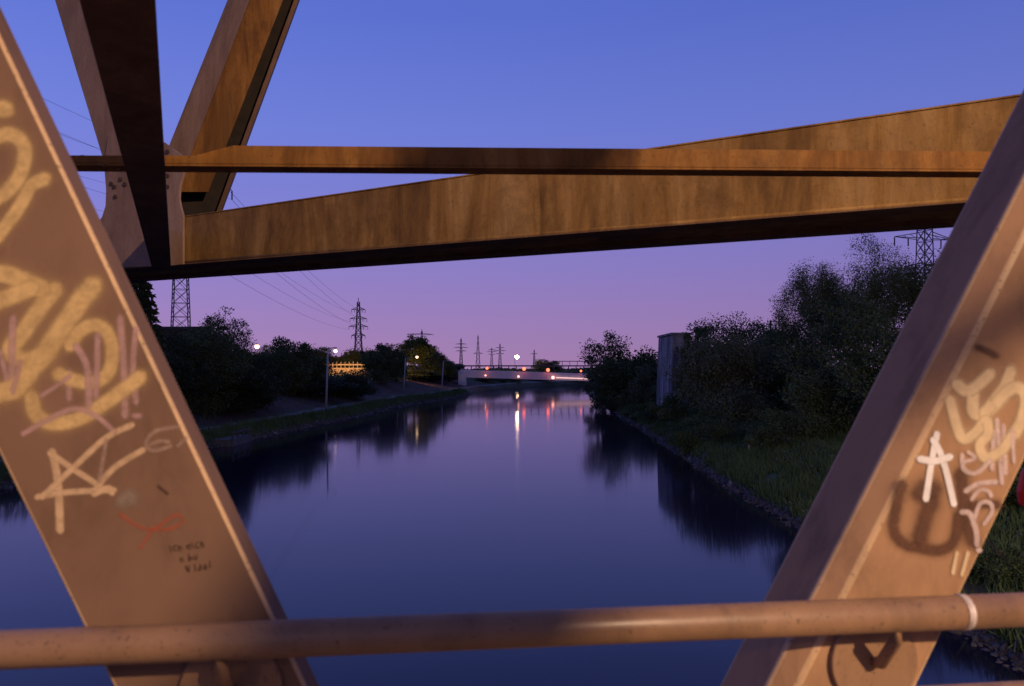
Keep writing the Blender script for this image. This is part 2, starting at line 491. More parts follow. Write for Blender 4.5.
DIM = {}
def lcopy(src, label, px, d, top, halfw, rot=0.):
    g = at(px, d); H0, r0 = DIM[src.name]
    if src['category'] == 'tree':
        label = ' '.join('bushy tree' if w_ in ('thicket', 'bush', 'undergrowth') else w_ for w_ in label.split()) if 'tree' not in label.split()[:3] else label
    return copy_tree(src, label, g, halfw / F * d / r0, (hz(top, d) - g.z) / H0, rot)
def copy_tree(src, label, loc, sx=1.0, sz=1.0, rot=0.0, name=None):
    c = src.copy(); C.objects.link(c); c.location = loc; c['label'] = label
    if name: c.name = name
    c.scale = (sx, sx, sz); c.rotation_euler = (0, 0, rot)
    for ch in src.children:
        d = ch.copy(); C.objects.link(d); d.parent = c
    return c

def at(px, d):                      # a ground spot seen in column px at distance d
    x = (px - 512) / F * d
    return Vector((x, d, gz(x, d)))
def hz(py, d): return EYE - (py - HZ) / F * d

# right bank
def rtree(px, d, top, halfw_px, mat, label, name='broadleaf_tree', kind='tree', leaf=.3, nc=150, per=70, lobes=7, droop=0., base=.1, lift=None, cr=None, depthk=1.0, limbs=6):
    g = at(px, d); H = hz(top, d) - g.z; rx = halfw_px / F * d
    lift = H * .03 if lift is None else lift
    rz = (H - lift) / 2 * 1.0
    t = tree(name, label, kind, g, crown_round(rx, rx * depthk, rz, nc, int(per * 1.7), leaf * .74, cr or rx * .2, lobes, droop, base), mat,
                trunk_h=H * .62, trunk_r=max(.08, H * .018), spread=rx * .8, lift=lift, limbs=limbs, rot=0)
    DIM[t.name] = (H, rx)
    return t

rtree(620, 122, 336, 31, M['leaf1'], 'rounded dark tree at the waterside beside the far bridge end', leaf=.42, nc=190, per=70, base=.0)
rtree(600, 135, 372, 14, M['leaf2'], 'small pale willow overhanging the water under the far bridge end', 'willow_tree', leaf=.35, nc=90, per=50, droop=.6)
rtree(646, 108, 366, 15, M['leaf2'], 'grey green shrub between rounded dark tree and concrete pier', 'shrub', 'shrub', leaf=.3, nc=90, per=50, base=0, lift=.1)
rtree(698, 112, 326, 26, M['leaf1'], 'bushy tree topping the concrete pier from behind', leaf=.38, nc=120, per=60)
rtree(738, 106, 318, 44, M['leaf3'], 'broad tree with loose airy top behind the willow', leaf=.32, nc=170, per=55, lobes=9)
rtree(733, 73, 338, 49, M['leaf2'], 'large grey green willow bush leaning over the right bank', 'willow_tree', leaf=.26, nc=340, per=80, droop=.5, base=.0, lift=.2, cr=.75, lobes=9)
w1 = rtree(672, 82, 395, 18, M['leaf1'], 'low dark shrub at the foot of the concrete pier', 'shrub', 'shrub', leaf=.22, nc=80, per=50, base=0, lift=.05)
w2 = rtree(790, 80, 330, 42, M['leaf1'], 'dark tree filling the gap right of the willow bush', leaf=.3, nc=200, per=70, base=0, lift=.3)
rtree(814, 66, 264, 41, M['leaf1'], 'tall birch with drooping twigs at left of the tall clump', 'birch_tree', leaf=.14, nc=260, per=120, droop=1.0, lobes=11, cr=.55, lift=4.5, limbs=9)
rtree(866, 63, 236, 54, M['leaf1'], 'tallest birch with drooping twigs below the steel girder', 'birch_tree', leaf=.14, nc=340, per=125, droop=1.0, lobes=12, cr=.6, lift=4.5, limbs=9)
rtree(940, 60, 262, 48, M['leaf1'], 'tall tree in front of the pylon beside the steel diagonal', leaf=.19, nc=260, per=90, droop=.5, lobes=11, cr=.65, lift=3.5)
rtree(852, 56, 300, 56, M['leaf1'], 'dense dark tree below the two birches', leaf=.24, nc=300, per=85, base=0, lift=.2, cr=.7, lobes=9)
rtree(925, 50, 330, 60, M['leaf1'], 'dense dark tree half hidden by the right steel diagonal', leaf=.24, nc=280, per=85, base=0, lift=.2, cr=.7, lobes=9)
rtree(1040, 30, 455, 75, M['leaf3'], 'bushy green shrub right of the graffitied steel diagonal', 'shrub', 'shrub', leaf=.16, nc=260, per=90, base=0, lift=.05, cr=.45)
rtree(1010, 24.5, 560, 45, M['leaf3'], 'low leafy shrub above the stones by the handrail joint', 'shrub', 'shrub', leaf=.10, nc=150, per=70, base=0, lift=.03, cr=.25)
rtree(735, 62, 424, 30, M['leaf1'], 'low bramble mound below the willow bush', 'shrub', 'shrub', leaf=.16, nc=110, per=60, base=0, lift=0)
rtree(790, 56, 412, 34, M['leaf1'], 'low dark bramble mound beside the bank path', 'shrub', 'shrub', leaf=.16, nc=120, per=60, base=0, lift=0)
rtree(685, 64, 432, 17, M['leaf3'], 'small shrub close to the stony water edge', 'shrub', 'shrub', leaf=.15, nc=70, per=50, base=0, lift=0)
rtree(640, 95, 405, 14, M['leaf3'], 'small waterside shrub left of the concrete pier', 'shrub', 'shrub', leaf=.2, nc=60, per=45, base=0, lift=0)

# waterside bushes of the right bank
for a in (
    (w1, 'waterside bush under the rounded dark tree', 612, 118, 384, 18, 1.0), (w1, 'waterside bush right of the rounded dark tree', 636, 112, 386, 16, 2.0),
    (w2, 'dense bush between waterside and rounded dark tree', 628, 128, 366, 22, 3.0), (w2, 'dark thicket behind the concrete pier', 660, 124, 362, 20, 4.0),
    (w1, 'bush hugging the water below the concrete pier', 655, 88, 404, 15, 5.0), (w2, 'dark thicket right behind the large willow bush', 770, 84, 352, 36, 1.6),
    (w2, 'dark thicket between willow bush and birches', 800, 74, 362, 40, 2.8), (w1, 'bramble patch at the foot of the large willow bush', 712, 68, 412, 30, 3.4),
    (w2, 'undergrowth below the tall birch clump', 832, 62, 380, 40, 4.6), (w1, 'bramble patch in front of the birch clump', 815, 58, 408, 32, .4),
    (w1, 'weedy bush on the grass slope', 770, 54, 424, 22, 2.2)):
    lcopy(*a)
FARB = ((w1, 'dark bush on the far bank below the brightest lamp', 517, 214, 372.5, 9, .3), (w2, 'dark bush on the far bank at the left of the bridge opening', 488, 206, 377, 12, 1.3), (w1, 'dark bush on the far bank in the middle of the bridge opening', 541, 226, 376, 13, 2.3), (w2, 'dark bush on the far bank below the strip light', 572, 236, 377, 12, 3.3), (w1, 'low far bank bush next to the bush below the brightest lamp', 503, 212, 378, 9, 4.3))
for a in FARB: lcopy(*a)
# left bank
cf = tree('conifer_tree', 'dark conifer poking out beside the left steel diagonal', 'tree', at(137, 66), crown_conifer(16.5, 4.3, 22000, .4), M['leaf4'], 9, .2, 1.2, lift=.6)
def ltree(*a, **k): return rtree(*a, **k)
la = ltree(205, 84, 330, 40, M['leaf1'], 'dense dark tree below the lattice pylon on the left', leaf=.28, nc=280, per=80, base=0, lift=.2, lobes=9)
lb = ltree(219, 92, 316, 28, M['leaf1'], 'tree with spiky top left of the first orange lamp', leaf=.26, nc=200, per=55, lobes=9, droop=-.8, lift=.6, cr=.6)
lc = ltree(168, 78, 336, 34, M['leaf4'], 'black leafy tree touching the left steel diagonal', leaf=.28, nc=240, per=80, base=0, lift=.1)
ld = ltree(292, 112, 341, 26, M['leaf1'], 'rounded tree between the first and second orange lamps', leaf=.36, nc=190, per=70, base=0)
le = ltree(256, 96, 362, 32, M['leaf4'], 'low dark tree under the first orange lamp', leaf=.32, nc=190, per=70, base=0, lift=.1)
lf = ltree(383, 150, 345, 17, M['leaf1'], 'rounded tree in front of the middle pylon', leaf=.42, nc=140, per=60, base=0)
lg = ltree(352, 196, 350, 13, M['leaf1'], 'loose tree behind the second orange lamp', leaf=.4, nc=110, per=45, base=.1)
lh = ltree(414, 176, 337, 16, M['leaf3'], 'tall tree lit yellow by the lamp beside it', leaf=.42, nc=170, per=50, lobes=9, lift=3)
for a in (
    (ld, 'dark tree right of the lamp lit tree', 437, 186, 354, 15, 1.2), (lf, 'tree at the left end of the far bridge', 448, 204, 360, 13, 2.1),
    (lf, 'small tree left of the lamp lit tree', 396, 160, 352, 14, .6), (ld, 'low broad tree behind the lit parapet', 318, 200, 349, 22, 2.6),
    (le, 'dark tree under the tree with spiky top', 240, 92, 352, 30, 1.4),
    (la, 'dark bushy tree rising over the hedge left of the tall lamp mast', 302, 118, 356, 30, 2.2),
    (la, 'dark tree between shed and hedge', 272, 110, 352, 26, 4.4), (lc, 'low dark thicket at the left end of the hedge', 232, 88, 366, 40, 3.1),
    (lc, 'low thicket in the middle of the hedge', 318, 116, 378, 32, .7), (le, 'rounded bush on the slope below the lit parapet', 352, 124, 376, 24, 5.1),
    (la, 'bush under the lamp lit tree', 418, 176, 370, 22, 3.3), (lc, 'low bush beneath the last lamp mast', 434, 182, 372, 16, 1.9),
    (le, 'bush beside the pale abutment of the far bridge', 449, 192, 371, 11, 3.9), (lg, 'loose tree right of the skyline pylon', 372, 205, 350, 16, 2.5),
    (lf, 'rounded tree below the skyline pylon', 357, 210, 352, 15, 5.5), (lh, 'tree half hidden behind the lamp lit tree', 428, 192, 345, 12, 2.0),
    (lb, 'ragged tree between the first lamp and the rounded tree', 274, 138, 345, 16, 1.0)):
    lcopy(*a)
copy_tree(ld, 'tree standing alone on the skyline behind the far bridge', (12, 262, 2.2), 1.25, .66, .4)
copy_tree(lf, 'low skyline tree left of the lone tree behind the far bridge', (-22, 270, 2.2), 1.3, .48, .9)
copy_tree(lc, 'low waterside tree seen under the far bridge at its left', (-6, 222, 1.5), 1.0, .33, .9)
copy_tree(lc, 'black tree leaning over the water at the far left edge', GL(6, 44), 1.0, .95, 1.9)

# hedge along the top of the earth slope
def hedge():
    pts = []
    ys = np.arange(40, 186, .16)
    for y in ys:
        k = 15
        for _ in range(k):
            u = rs.uniform(-1, 1); d = 15.5 + u * 2.3 + 1.2 * noise.noise(Vector((y * .1, 3, 0)))
            x = xl(float(y)) - d
            top = (2.5 + 1.0 * noise.noise(Vector((float(y) * .22, 1, 0))) + .6 * noise.noise(Vector((float(y) * .9, 2, 0)))) * math.sqrt(max(.05, 1 - u * u * .8))
            zz = gz(x, float(y)) + top * rs.uniform(0, 1) ** .5
            pts.append((x, y + rs.normal(0, .2), zz))
    p = np.array(pts); d = rs.standard_normal(p.shape); d[:, 2] += .4
    V, Q = leaves(p, d, .36, .6)
    o = npmesh('hedge', V, Q, M['leaf1'])
    tag(o, 'long dark hedge along the top of the left earth slope', 'hedge')
hedge()

# far-off wood that reads as one mass
def wood():
    P_ = []
    for _ in range(34000):
        y = rs.uniform(236, 330); a = lerp(XL, y)
        x = rs.uniform(-140, min(a - 4, 70)) 
        top = 1.2 + .8 * noise.noise(Vector((x * .08, y * .05, 2))) + .4 * noise.noise(Vector((x * .3, y * .1, 7)))
        top += 3.0 * max(0, min(1, (-20 - x) / 40))
        P_.append((x, y, 2.4 + top * rs.uniform(0, 1) ** .6))
    p = np.array(P_); d = rs.standard_normal(p.shape)
    s = np.where(p[:, 1] > 400, 1.6, .75)
    V, Q = leaves(p, d, s, .6)
    tag(npmesh('distant_wood', V, Q, M['leaf1']), 'far dark wood along the horizon behind the bridge', None, kind='stuff')
wood()

# grass and stones on the banks
def grass():
    B = []; D = []
    n = 0
    for _ in range(34000):
        y = 17 + 105 * rs.uniform(0, 1) ** 1.6; d = .45 + 14.5 * rs.uniform(0, 1) ** 1.4
        if noise.noise(Vector((d * .5, y * .25, 4))) < -.28: continue
        q = GR(d, y)
        for k in range(4):
            B.append((q.x + rs.normal(0, .13), q.y + rs.normal(0, .13), q.z)); D.append(1.0)
    for _ in range(9000):
        y = 40 + 130 * rs.uniform(0, 1) ** 1.3
        d = rs.uniform(.4, 2.3) if rs.uniform() < .93 else rs.uniform(4.9, 13)
        q = GL(d, y)
        for k in range(3):
            B.append((q.x + rs.normal(0, .15), q.y + rs.normal(0, .15), q.z)); D.append(1.25)
    B = np.array(B); n = len(B)
    h = rs.uniform(.15, .6, n) * np.array(D); a = rs.uniform(0, 6.28, n); ln = rs.normal(0, .16, (n, 2))
    w_ = rs.uniform(.02, .045, n)
    L = np.stack([np.cos(a) * w_, np.sin(a) * w_, 0 * a], 1)
    T = B + np.stack([ln[:, 0], ln[:, 1], h], 1)
    V = np.stack([B - L, B + L, T], 1).reshape(-1, 3)
    tag(npmesh('grass', V, np.arange(3 * n).reshape(n, 3), M['grass'], k=3), 'rough grass growing over both canal banks', None, kind='stuff')
grass()
def weeds():
    P_ = []; D_ = []
    for _ in range(900):
        y = 17 + 100 * rs.uniform(0, 1) ** 1.5; d = .5 + 12 * rs.uniform(0, 1) ** 1.2
        if noise.noise(Vector((d * .3, y * .12, 8))) < -.05: continue
        q = GR(d, y); h = rs.uniform(.25, .85); w_ = rs.uniform(.2, .6)
        for k in range(34):
            a = rs.uniform(0, 6.28); rr = w_ * rs.uniform(0, 1) ** .5; u = rs.uniform(0, 1)
            P_.append((q.x + math.cos(a) * rr, q.y + math.sin(a) * rr, q.z + h * u * (1 - .5 * rr / w_))); D_.append((math.cos(a) * .8, math.sin(a) * .8, .5))
    V, Q = leaves(np.array(P_), np.array(D_), .15, .5)
    tag(npmesh('weeds', V, Q, M['leaf2']), 'clumps of leafy weeds scattered in the right bank grass', None, kind='stuff')
weeds()
def stones():
    import itertools
    t = (1 + 5 ** .5) / 2
    ic = np.array([(-1, t, 0), (1, t, 0), (-1, -t, 0), (1, -t, 0), (0, -1, t), (0, 1, t), (0, -1, -t), (0, 1, -t), (t, 0, -1), (t, 0, 1), (-t, 0, -1), (-t, 0, 1)]) / 1.9
    fc = np.array([(0, 11, 5), (0, 5, 1), (0, 1, 7), (0, 7, 10), (0, 10, 11), (1, 5, 9), (5, 11, 4), (11, 10, 2), (10, 7, 6), (7, 1, 8), (3, 9, 4), (3, 4, 2), (3, 2, 6), (3, 6, 8), (3, 8, 9), (4, 9, 5), (2, 4, 11), (6, 2, 10), (8, 6, 7), (9, 8, 1)])
    V = []; Fc = []; b = 0
    def put(q, s):
        nonlocal b
        R = np.linalg.qr(rs.standard_normal((3, 3)))[0]
        v = (ic * (1 + .22 * rs.standard_normal((12, 1)))) * np.array([1, rs.uniform(.6, 1), rs.uniform(.4, .7)]) * s
        V.append(v @ R + np.array(q)); Fc.append(fc + b); b += 12
    for _ in range(3600):
        y = 12 + 120 * rs.uniform(0, 1) ** 1.5; d = rs.normal(.25, .28)
        q = GR(max(d, -.25), y)
        put((q.x, q.y, max(q.z, -.05)), rs.uniform(.05, .16) if rs.uniform() < .85 else rs.uniform(.16, .3))
    for _ in range(1500):
        y = 40 + 130 * rs.uniform(0, 1); q = GL(max(rs.normal(.3, .3), -.2), y)
        put((q.x, q.y, max(q.z, -.05)), rs.uniform(.08, .28))
    tag(npmesh('bank_stones', np.concatenate(V), np.concatenate(Fc), M['stone'], k=3), 'loose riprap stones along the water edge of both banks', None, kind='stuff')
stones()

# ------------------------------------------------------------------ near steel bridge
br = thing('steel_bridge', 'brown steel truss bridge with graffiti on two slanting members framing the canal', 'bridge', (0, 0, 6.5))
ANG = math.atan2(.2, 1.77)
U = Vector((math.cos(ANG), math.sin(ANG), 0)); N = Vector((-math.sin(ANG), math.cos(ANG), 0)); Zv = Vector((0, 0, 1))
R0 = Vector((-.82, 1.25, EYE - .467))                     # a point of the handrail axis
def on_plane(px, py, off):
    r = Vector(((px - 512) / F, 1, -(py - HZ) / F))
    p0 = R0 + N * off - Vector((0, 0, EYE))
    t = N.dot(Vector((p0.x, p0.y, 0))) / N.dot(Vector((r.x, r.y, 0)))
    return r * t + Vector((0, 0, EYE))
FRONT = .085
def edge(p, q, z0, z1, off=FRONT):
    a = on_plane(*p, off); b = on_plane(*q, off)
    f = lambda z: a + (b - a) * ((z - a.z) / (b.z - a.z))
    return f(z0), f(z1)
ZB, ZT = EYE - 1.5, EYE + 1.06
# left diagonal: flat box plate
Lb, Lt = edge((4, 465), (84, 628), ZB, ZT); Rb, Rt = edge((100.6, 250), (256, 580), ZB, ZT)
m = MB(); th = N * .078
lip = N * .006
m.prism([Lb, Rb, Rb + th, Lb + th], [Lt, Rt, Rt + th, Lt + th])
dl_ = bevel(m.build('truss_diagonal', M['darker'], br), .0062, 4, edge_light=M['edge_light'])
dl_['label'] = 'left slanting steel member covered in yellow graffiti'
# right diagonal: box with rounded shoulder
Cb, Ct = edge((982, 320), (800, 682), ZB, ZT); Wb, Wt = edge((987, 540), (920, 680), ZB, ZT)
def sec(c, wv):
    pts = [(0, 0), (-.046, .030), (-.030, .205), (-.01, .232)]
    ring = [c + U * s + N * t for s, t in pts]
    ring += [wv + N * .232, wv]
    return ring
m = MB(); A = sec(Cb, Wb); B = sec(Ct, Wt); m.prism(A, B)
dr_ = bevel(m.build('truss_diagonal', M['brown'], br), .007, 4, 20, edge_light=M['edge_light'])
dr_['label'] = 'right slanting steel member with a white letter A'
# top chord joining the slanting members overhead
m = MB(); c0 = R0 + N * (FRONT - .01); c0.z = EYE + 1.05
m.hexa([c0 - U * 3, c0 + U * 3.5, c0 + U * 3.5 + N * .26, c0 - U * 3 + N * .26, c0 - U * 3 + Zv * .24, c0 + U * 3.5 + Zv * .24, c0 + U * 3.5 + N * .26 + Zv * .24, c0 - U * 3 + N * .26 + Zv * .24])
bevel(m.build('top_chord', M['brown'], br), .006, 2)
# handrail
m = MB(); rl = []
a = R0 + U * -1.6; b = R0 + U * 3.2
m.bar(a, b, .0305, 40)
hr = m.build('handrail', M['rail'], br)
hr.data.polygons.foreach_set('use_smooth', [len(p.vertices) == 4 for p in hr.data.polygons])
rp = on_plane(962, 608, 0); k = (rp - R0).dot(U)
m = MB()
pts = [R0 + U * (k + .0035 * math.sin(i * 1.1)) for i in range(1)]
for i in range(3):
    c = R0 + U * (k - .006 + i * .004)
    m.bar(c, c + U * .004, (.0318, .0328, .0318)[i], 32)
m.build('joint_ring', M['ring'], hr, False)
def bracket(px, py, z):
    c = on_plane(px, py, FRONT); c.z = z
    m = MB(); m.bar(c - N * .012, c + N * .004, .088, 40)
    o = bevel(m.build('bracket_plate', M['rail'], hr), .004, 2)
    top = R0 + U * (c - R0).dot(U)
    m = MB(); m.path([top - Zv * .02, top - Zv * .05 + N * .008, top + N * (FRONT - .03) - Zv * .11, c - N * .01], .0115, 14)
    m.build('bracket_rod', M['rail'], hr, True)
bracket(232, 668, R0.z - .115)
bracket(872, 652, R0.z - .115)
# lower rail and deck
m = MB(); lr0 = R0 + N * .34 - Zv * .31
m.bar(lr0 + U * -2.5, lr0 + U * 3.5, .024, 20)
m.build('lower_rail', M['rail'], br, True)
m = MB()
for i in range(16):
    y0 = -2.9 + i * .28
    q = R0 - N * (1.25) ; 
    A = R0 + N * (y0) ; A.z = EYE - 1.58
    m.hexa([A - U * 6, A + U * 6, A + U * 6 + N * .27, A - U * 6 + N * .27, A - U * 6 + Zv * .06, A + U * 6 + Zv * .06, A + U * 6 + N * .27 + Zv * .06, A - U * 6 + N * .27 + Zv * .06])
m.build('deck', M['deck'], br)

# overhead box girder
ZG = EYE + .92
def plan(px, py, z): d = (z - EYE) * F / (HZ - py); return Vector(((px - 512) / F * d, d, z))
gl = plan(170, 266.5, ZG); gr = plan(950, 205.5, ZG)
gd = Vector((gr.x - gl.x, gr.y - gl.y, 0)).normalized(); gn = Vector((-gd.y, gd.x, 0))
if gn.y < 0: gn = -gn
G0 = gl - gd * 2.3; G1 = gr + gd * 1.6
LG = (gr - gl).length
hl = .488 - .125 * 2.3 / LG; hr_ = .612 + .125 * 1.4 / LG - .012
m = MB()
m.hexa([G0 + Zv * .0185, G1 + Zv * .0185, G1 + Zv * .0185 + gn * .8, G0 + Zv * .0185 + gn * .8, G0 + Zv * (hl - .012), G1 + Zv * hr_, G1 + Zv * hr_ + gn * .8, G0 + Zv * (hl - .012) + gn * .8])
gird = m.build('box_girder', M['ochre'], br)
gird['label'] = 'streaky ochre girder crossing under the sky'
bevel(gird, .006, 2)
m = MB()
for o0, o1, z0, z1 in ((-.02, .22, .006, .018), (.62, .84, -.012, .027)):
    m.hexa([G0 + gn * o0 + Zv * z0, G1 + gn * o0 + Zv * z0, G1 + gn * o1 + Zv * z0, G0 + gn * o1 + Zv * z0, G0 + gn * o0 + Zv * z1, G1 + gn * o0 + Zv * z1, G1 + gn * o1 + Zv * z1, G0 + gn * o1 + Zv * z1])
bevel(m.build('girder_flange', M['under'], gird), .004, 2)
m = MB()
m.hexa([G0 - gn * .008 + Zv * (hl - .010), G1 - gn * .008 + Zv * (hr_ + .002), G1 + gn * .81 + Zv * (hr_ + .002), G0 + gn * .81 + Zv * (hl - .010), G0 - gn * .008 + Zv * hl, G1 - gn * .008 + Zv * (hr_ + .012), G1 + gn * .81 + Zv * (hr_ + .012), G0 + gn * .81 + Zv * hl])
m.build('girder_flange', M['ochre'], gird)
m = MB()                                        # weld bead where web meets lower flange
m.path([G0 - gn * .004 + Zv * .028, G1 - gn * .004 + Zv * .028], .014, 8)
m.build('weld_bead', M['ochre'], gird, True)

# gusset plate on the girder face, curved into the upright
def on_girder(px, py, off=-.012):
    r = Vector(((px - 512) / F, 1, -(py - HZ) / F)); o = gl + gn * off
    t = (o.x * gn.x + o.y * gn.y) / (r.x * gn.x + r.y * gn.y)
    return r * t + Vector((0, 0, EYE))
gp = [(96, 269), (172, 266), (185, 264.5), (185, 216), (184, 212), (182.5, 207), (181, 199), (182, 186), (185, 176), (187, 166), (184, 156), (176, 150), (166, 143), (150, 135), (110, 135), (106, 165), (108, 190), (107.5, 206), (104, 217), (98, 226), (80, 232), (70, 240), (66, 271)]
ring = [on_girder(*p) for p in gp]
m = MB(); m.prism([p - gn * .024 for p in ring], [p for p in ring])
gus = bevel(m.build('gusset_plate', M['greybrown'], br), .004, 2)
for px, py in ((112, 184), (115, 187), (121, 179.5), (125.5, 184.5), (116, 197), (168, 152), (168, 176), (168, 187)):
    q = on_girder(px, py, -.036); m = MB(); m.bar(q - gn * .02, q, .022, 10); m.build('gusset_bolt', M['bolt'], gus)

m = MB()
f0 = lambda y: 55 + (105 - 55) * y / 165
def atg(px, py, off): return on_girder(px, py, off)
m.prism([atg(f0(212), 212, .002), atg(f0(212) + 52, 212, .002), atg(f0(212) + 52, 212, .2), atg(f0(212), 212, .2)], [atg(f0(-260), -260, .002), atg(f0(-260) + 70, -260, .002), atg(f0(-260) + 70, -260, .2), atg(f0(-260), -260, .2)])
bevel(m.build('rising_diagonal', M['greybrown'], br), .006, 2)['label'] = 'grey brown member rising behind the dark overhead girder'

# dark cross girder running overhead towards the viewer
ca = plan(151.5, 267, ZG - .02); cb_ = plan(171, 267, ZG - .02)
ca2 = plan(79, 0, ZG - .02); cb2 = plan(155, 0, ZG - .02)
cd = (((ca2 + cb2) - (ca + cb_)) / 2); cd.z = 0; cd.normalize()
cn = Vector((cd.y, -cd.x, 0)); cn = -cn if cn.x < 0 else cn      # to the right
wd = ((cb_ - ca).dot(cn) + (cb2 - ca2).dot(cn)) / 2
S0 = (ca + cb_) / 2 - cd * .02 ; S1 = S0 + cd * 6.75
def cbox(m, l, r, z0, z1, s0=S0, s1=S1):
    m.hexa([s0 + cn * l + Zv * z0, s1 + cn * l + Zv * z0, s1 + cn * r + Zv * z0, s0 + cn * r + Zv * z0, s0 + cn * l + Zv * z1, s1 + cn * l + Zv * z1, s1 + cn * r + Zv * z1, s0 + cn * r + Zv * z1])
m = MB(); cbox(m, -wd / 2, wd / 2, 0, .022)
cg = m.build('cross_girder', M['under'], br); bevel(cg, .004, 2)
cg['label'] = 'dark girder running overhead towards the viewer'
m = MB(); cbox(m, -wd * .5 - .0, -wd * .5 + .02, .024, .36); cbox(m, wd * .5 - .06, wd * .5 - .04, .024, .36)
m.build('girder_web', M['greybrown'], cg)
m = MB(); cbox(m, -wd * .5 + .005, wd * .5 - .035, .362, .385)
m.build('girder_flange', M['under'], cg)

# thin angle bar across
ZBAR = EYE + .905
b0 = plan(60, 171.5, ZBAR); b1 = plan(1000, 178, ZBAR)
bd = (b1 - b0).normalized(); bn = Vector((-bd.y, bd.x, 0)); bn = -bn if bn.y < 0 else bn
kx = plan(203, 172, ZBAR); kk = (kx - b0).dot(bd); kj = (plan(240, 172, ZBAR) - b0).dot(bd); L1 = (b1 - b0).length + .3
m = MB()
F0 = b0 - bn * .125
def q(s, o, z): return F0 + bd * s + bn * o + Zv * z
m.hexa([q(-.5, 0, 0), q(L1, 0, 0), q(L1, .125, 0), q(-.5, .125, 0), q(-.5, 0, .012), q(L1, 0, .012), q(L1, .125, .012), q(-.5, .125, .012)])
prof = [(-.5, .013), (L1, .013), (L1, .1), (kj, .1), (kk, .05), (-.5, .045)]
m.prism([q(s, .001, z) for s, z in prof], [q(s, .013, z) for s, z in prof])
ab = bevel(m.build('bracing_bar', M['orange'], br), .002, 2)
ab['label'] = 'thin rusty bar crossing in front of the girder'
m = MB()
for i in range(26):                             # flaked rust and dirt on the stub left of the cross girder
    s = rs.uniform(-.05, .42) if i < 16 else rs.uniform(.42, .62)
    c = q(s, rs.uniform(.0, .06), rs.choice([0, .05]) )
    m = MB(); m.ball(c, rs.uniform(.006, .016), 7, 5, .7); m.build('rust_flake', M['under'], ab)

# rising rusty diagonal behind the node
D8 = gl.y + .9
def at8(px, py, t=0.): return P(px, py, D8 + t)
bot, top = 212, -260
def line(p, q_, y): return p[0] + (q_[0] - p[0]) * (y - p[1]) / (q_[1] - p[1])
e0 = lambda y: line((171, 142), (228, 0), y); e1 = lambda y: line((190, 158), (250, 0), y)
e2 = lambda y: line((227, 144), (283, 0), y); e3 = lambda y: line((223, 210), (300, 0), y)
def sec8(y):
    return [at8(e0(y), y, .16), at8(e1(y), y, -.02), at8(e2(y), y, .03), at8(e2(y), y, .05), at8(e1(y) + 4, y, .16), at8(e0(y) + 3, y, .3)]
m = MB(); m.prism(sec8(192), sec8(top))
di = bevel(m.build('rising_diagonal', M['orange'], br), .004, 2)
di['label'] = 'orange rusty member rising into the sky behind the node'
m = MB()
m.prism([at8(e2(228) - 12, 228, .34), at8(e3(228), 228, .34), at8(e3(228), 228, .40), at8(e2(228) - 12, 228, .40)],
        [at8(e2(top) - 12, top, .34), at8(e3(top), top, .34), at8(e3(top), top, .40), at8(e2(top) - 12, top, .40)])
m.build('member_flange', M['recess_shade'], di)
m = MB()
m.prism([at8(e3(228) - 6, 228, .10), at8(e3(228) - 1.5, 228, .10), at8(e3(228), 228, .338), at8(e3(228) - 4.5, 228, .338)],
        [at8(e3(top) - 6, top, .10), at8(e3(top) - 1.5, top, .10), at8(e3(top), top, .338), at8(e3(top) - 4.5, top, .338)])
m.build('member_flange', M['under'], di)
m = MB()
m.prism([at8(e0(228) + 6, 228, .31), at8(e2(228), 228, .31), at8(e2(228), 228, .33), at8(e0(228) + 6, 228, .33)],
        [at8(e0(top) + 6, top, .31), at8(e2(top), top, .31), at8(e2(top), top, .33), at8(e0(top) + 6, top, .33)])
m.build('member_web', M['recess_shade'], di)
# face strip of the member in grey brown (its outer flange)
m = MB()
def sec9(y): return [at8(e0(y) - .5, y, .145), at8(e1(y) - .6, y, -.035), at8(e1(y) - .2, y, -.025), at8(e0(y), y, .155)]
m.prism(sec9(165), sec9(top)); m.build('member_flange', M['greybrown'], di)

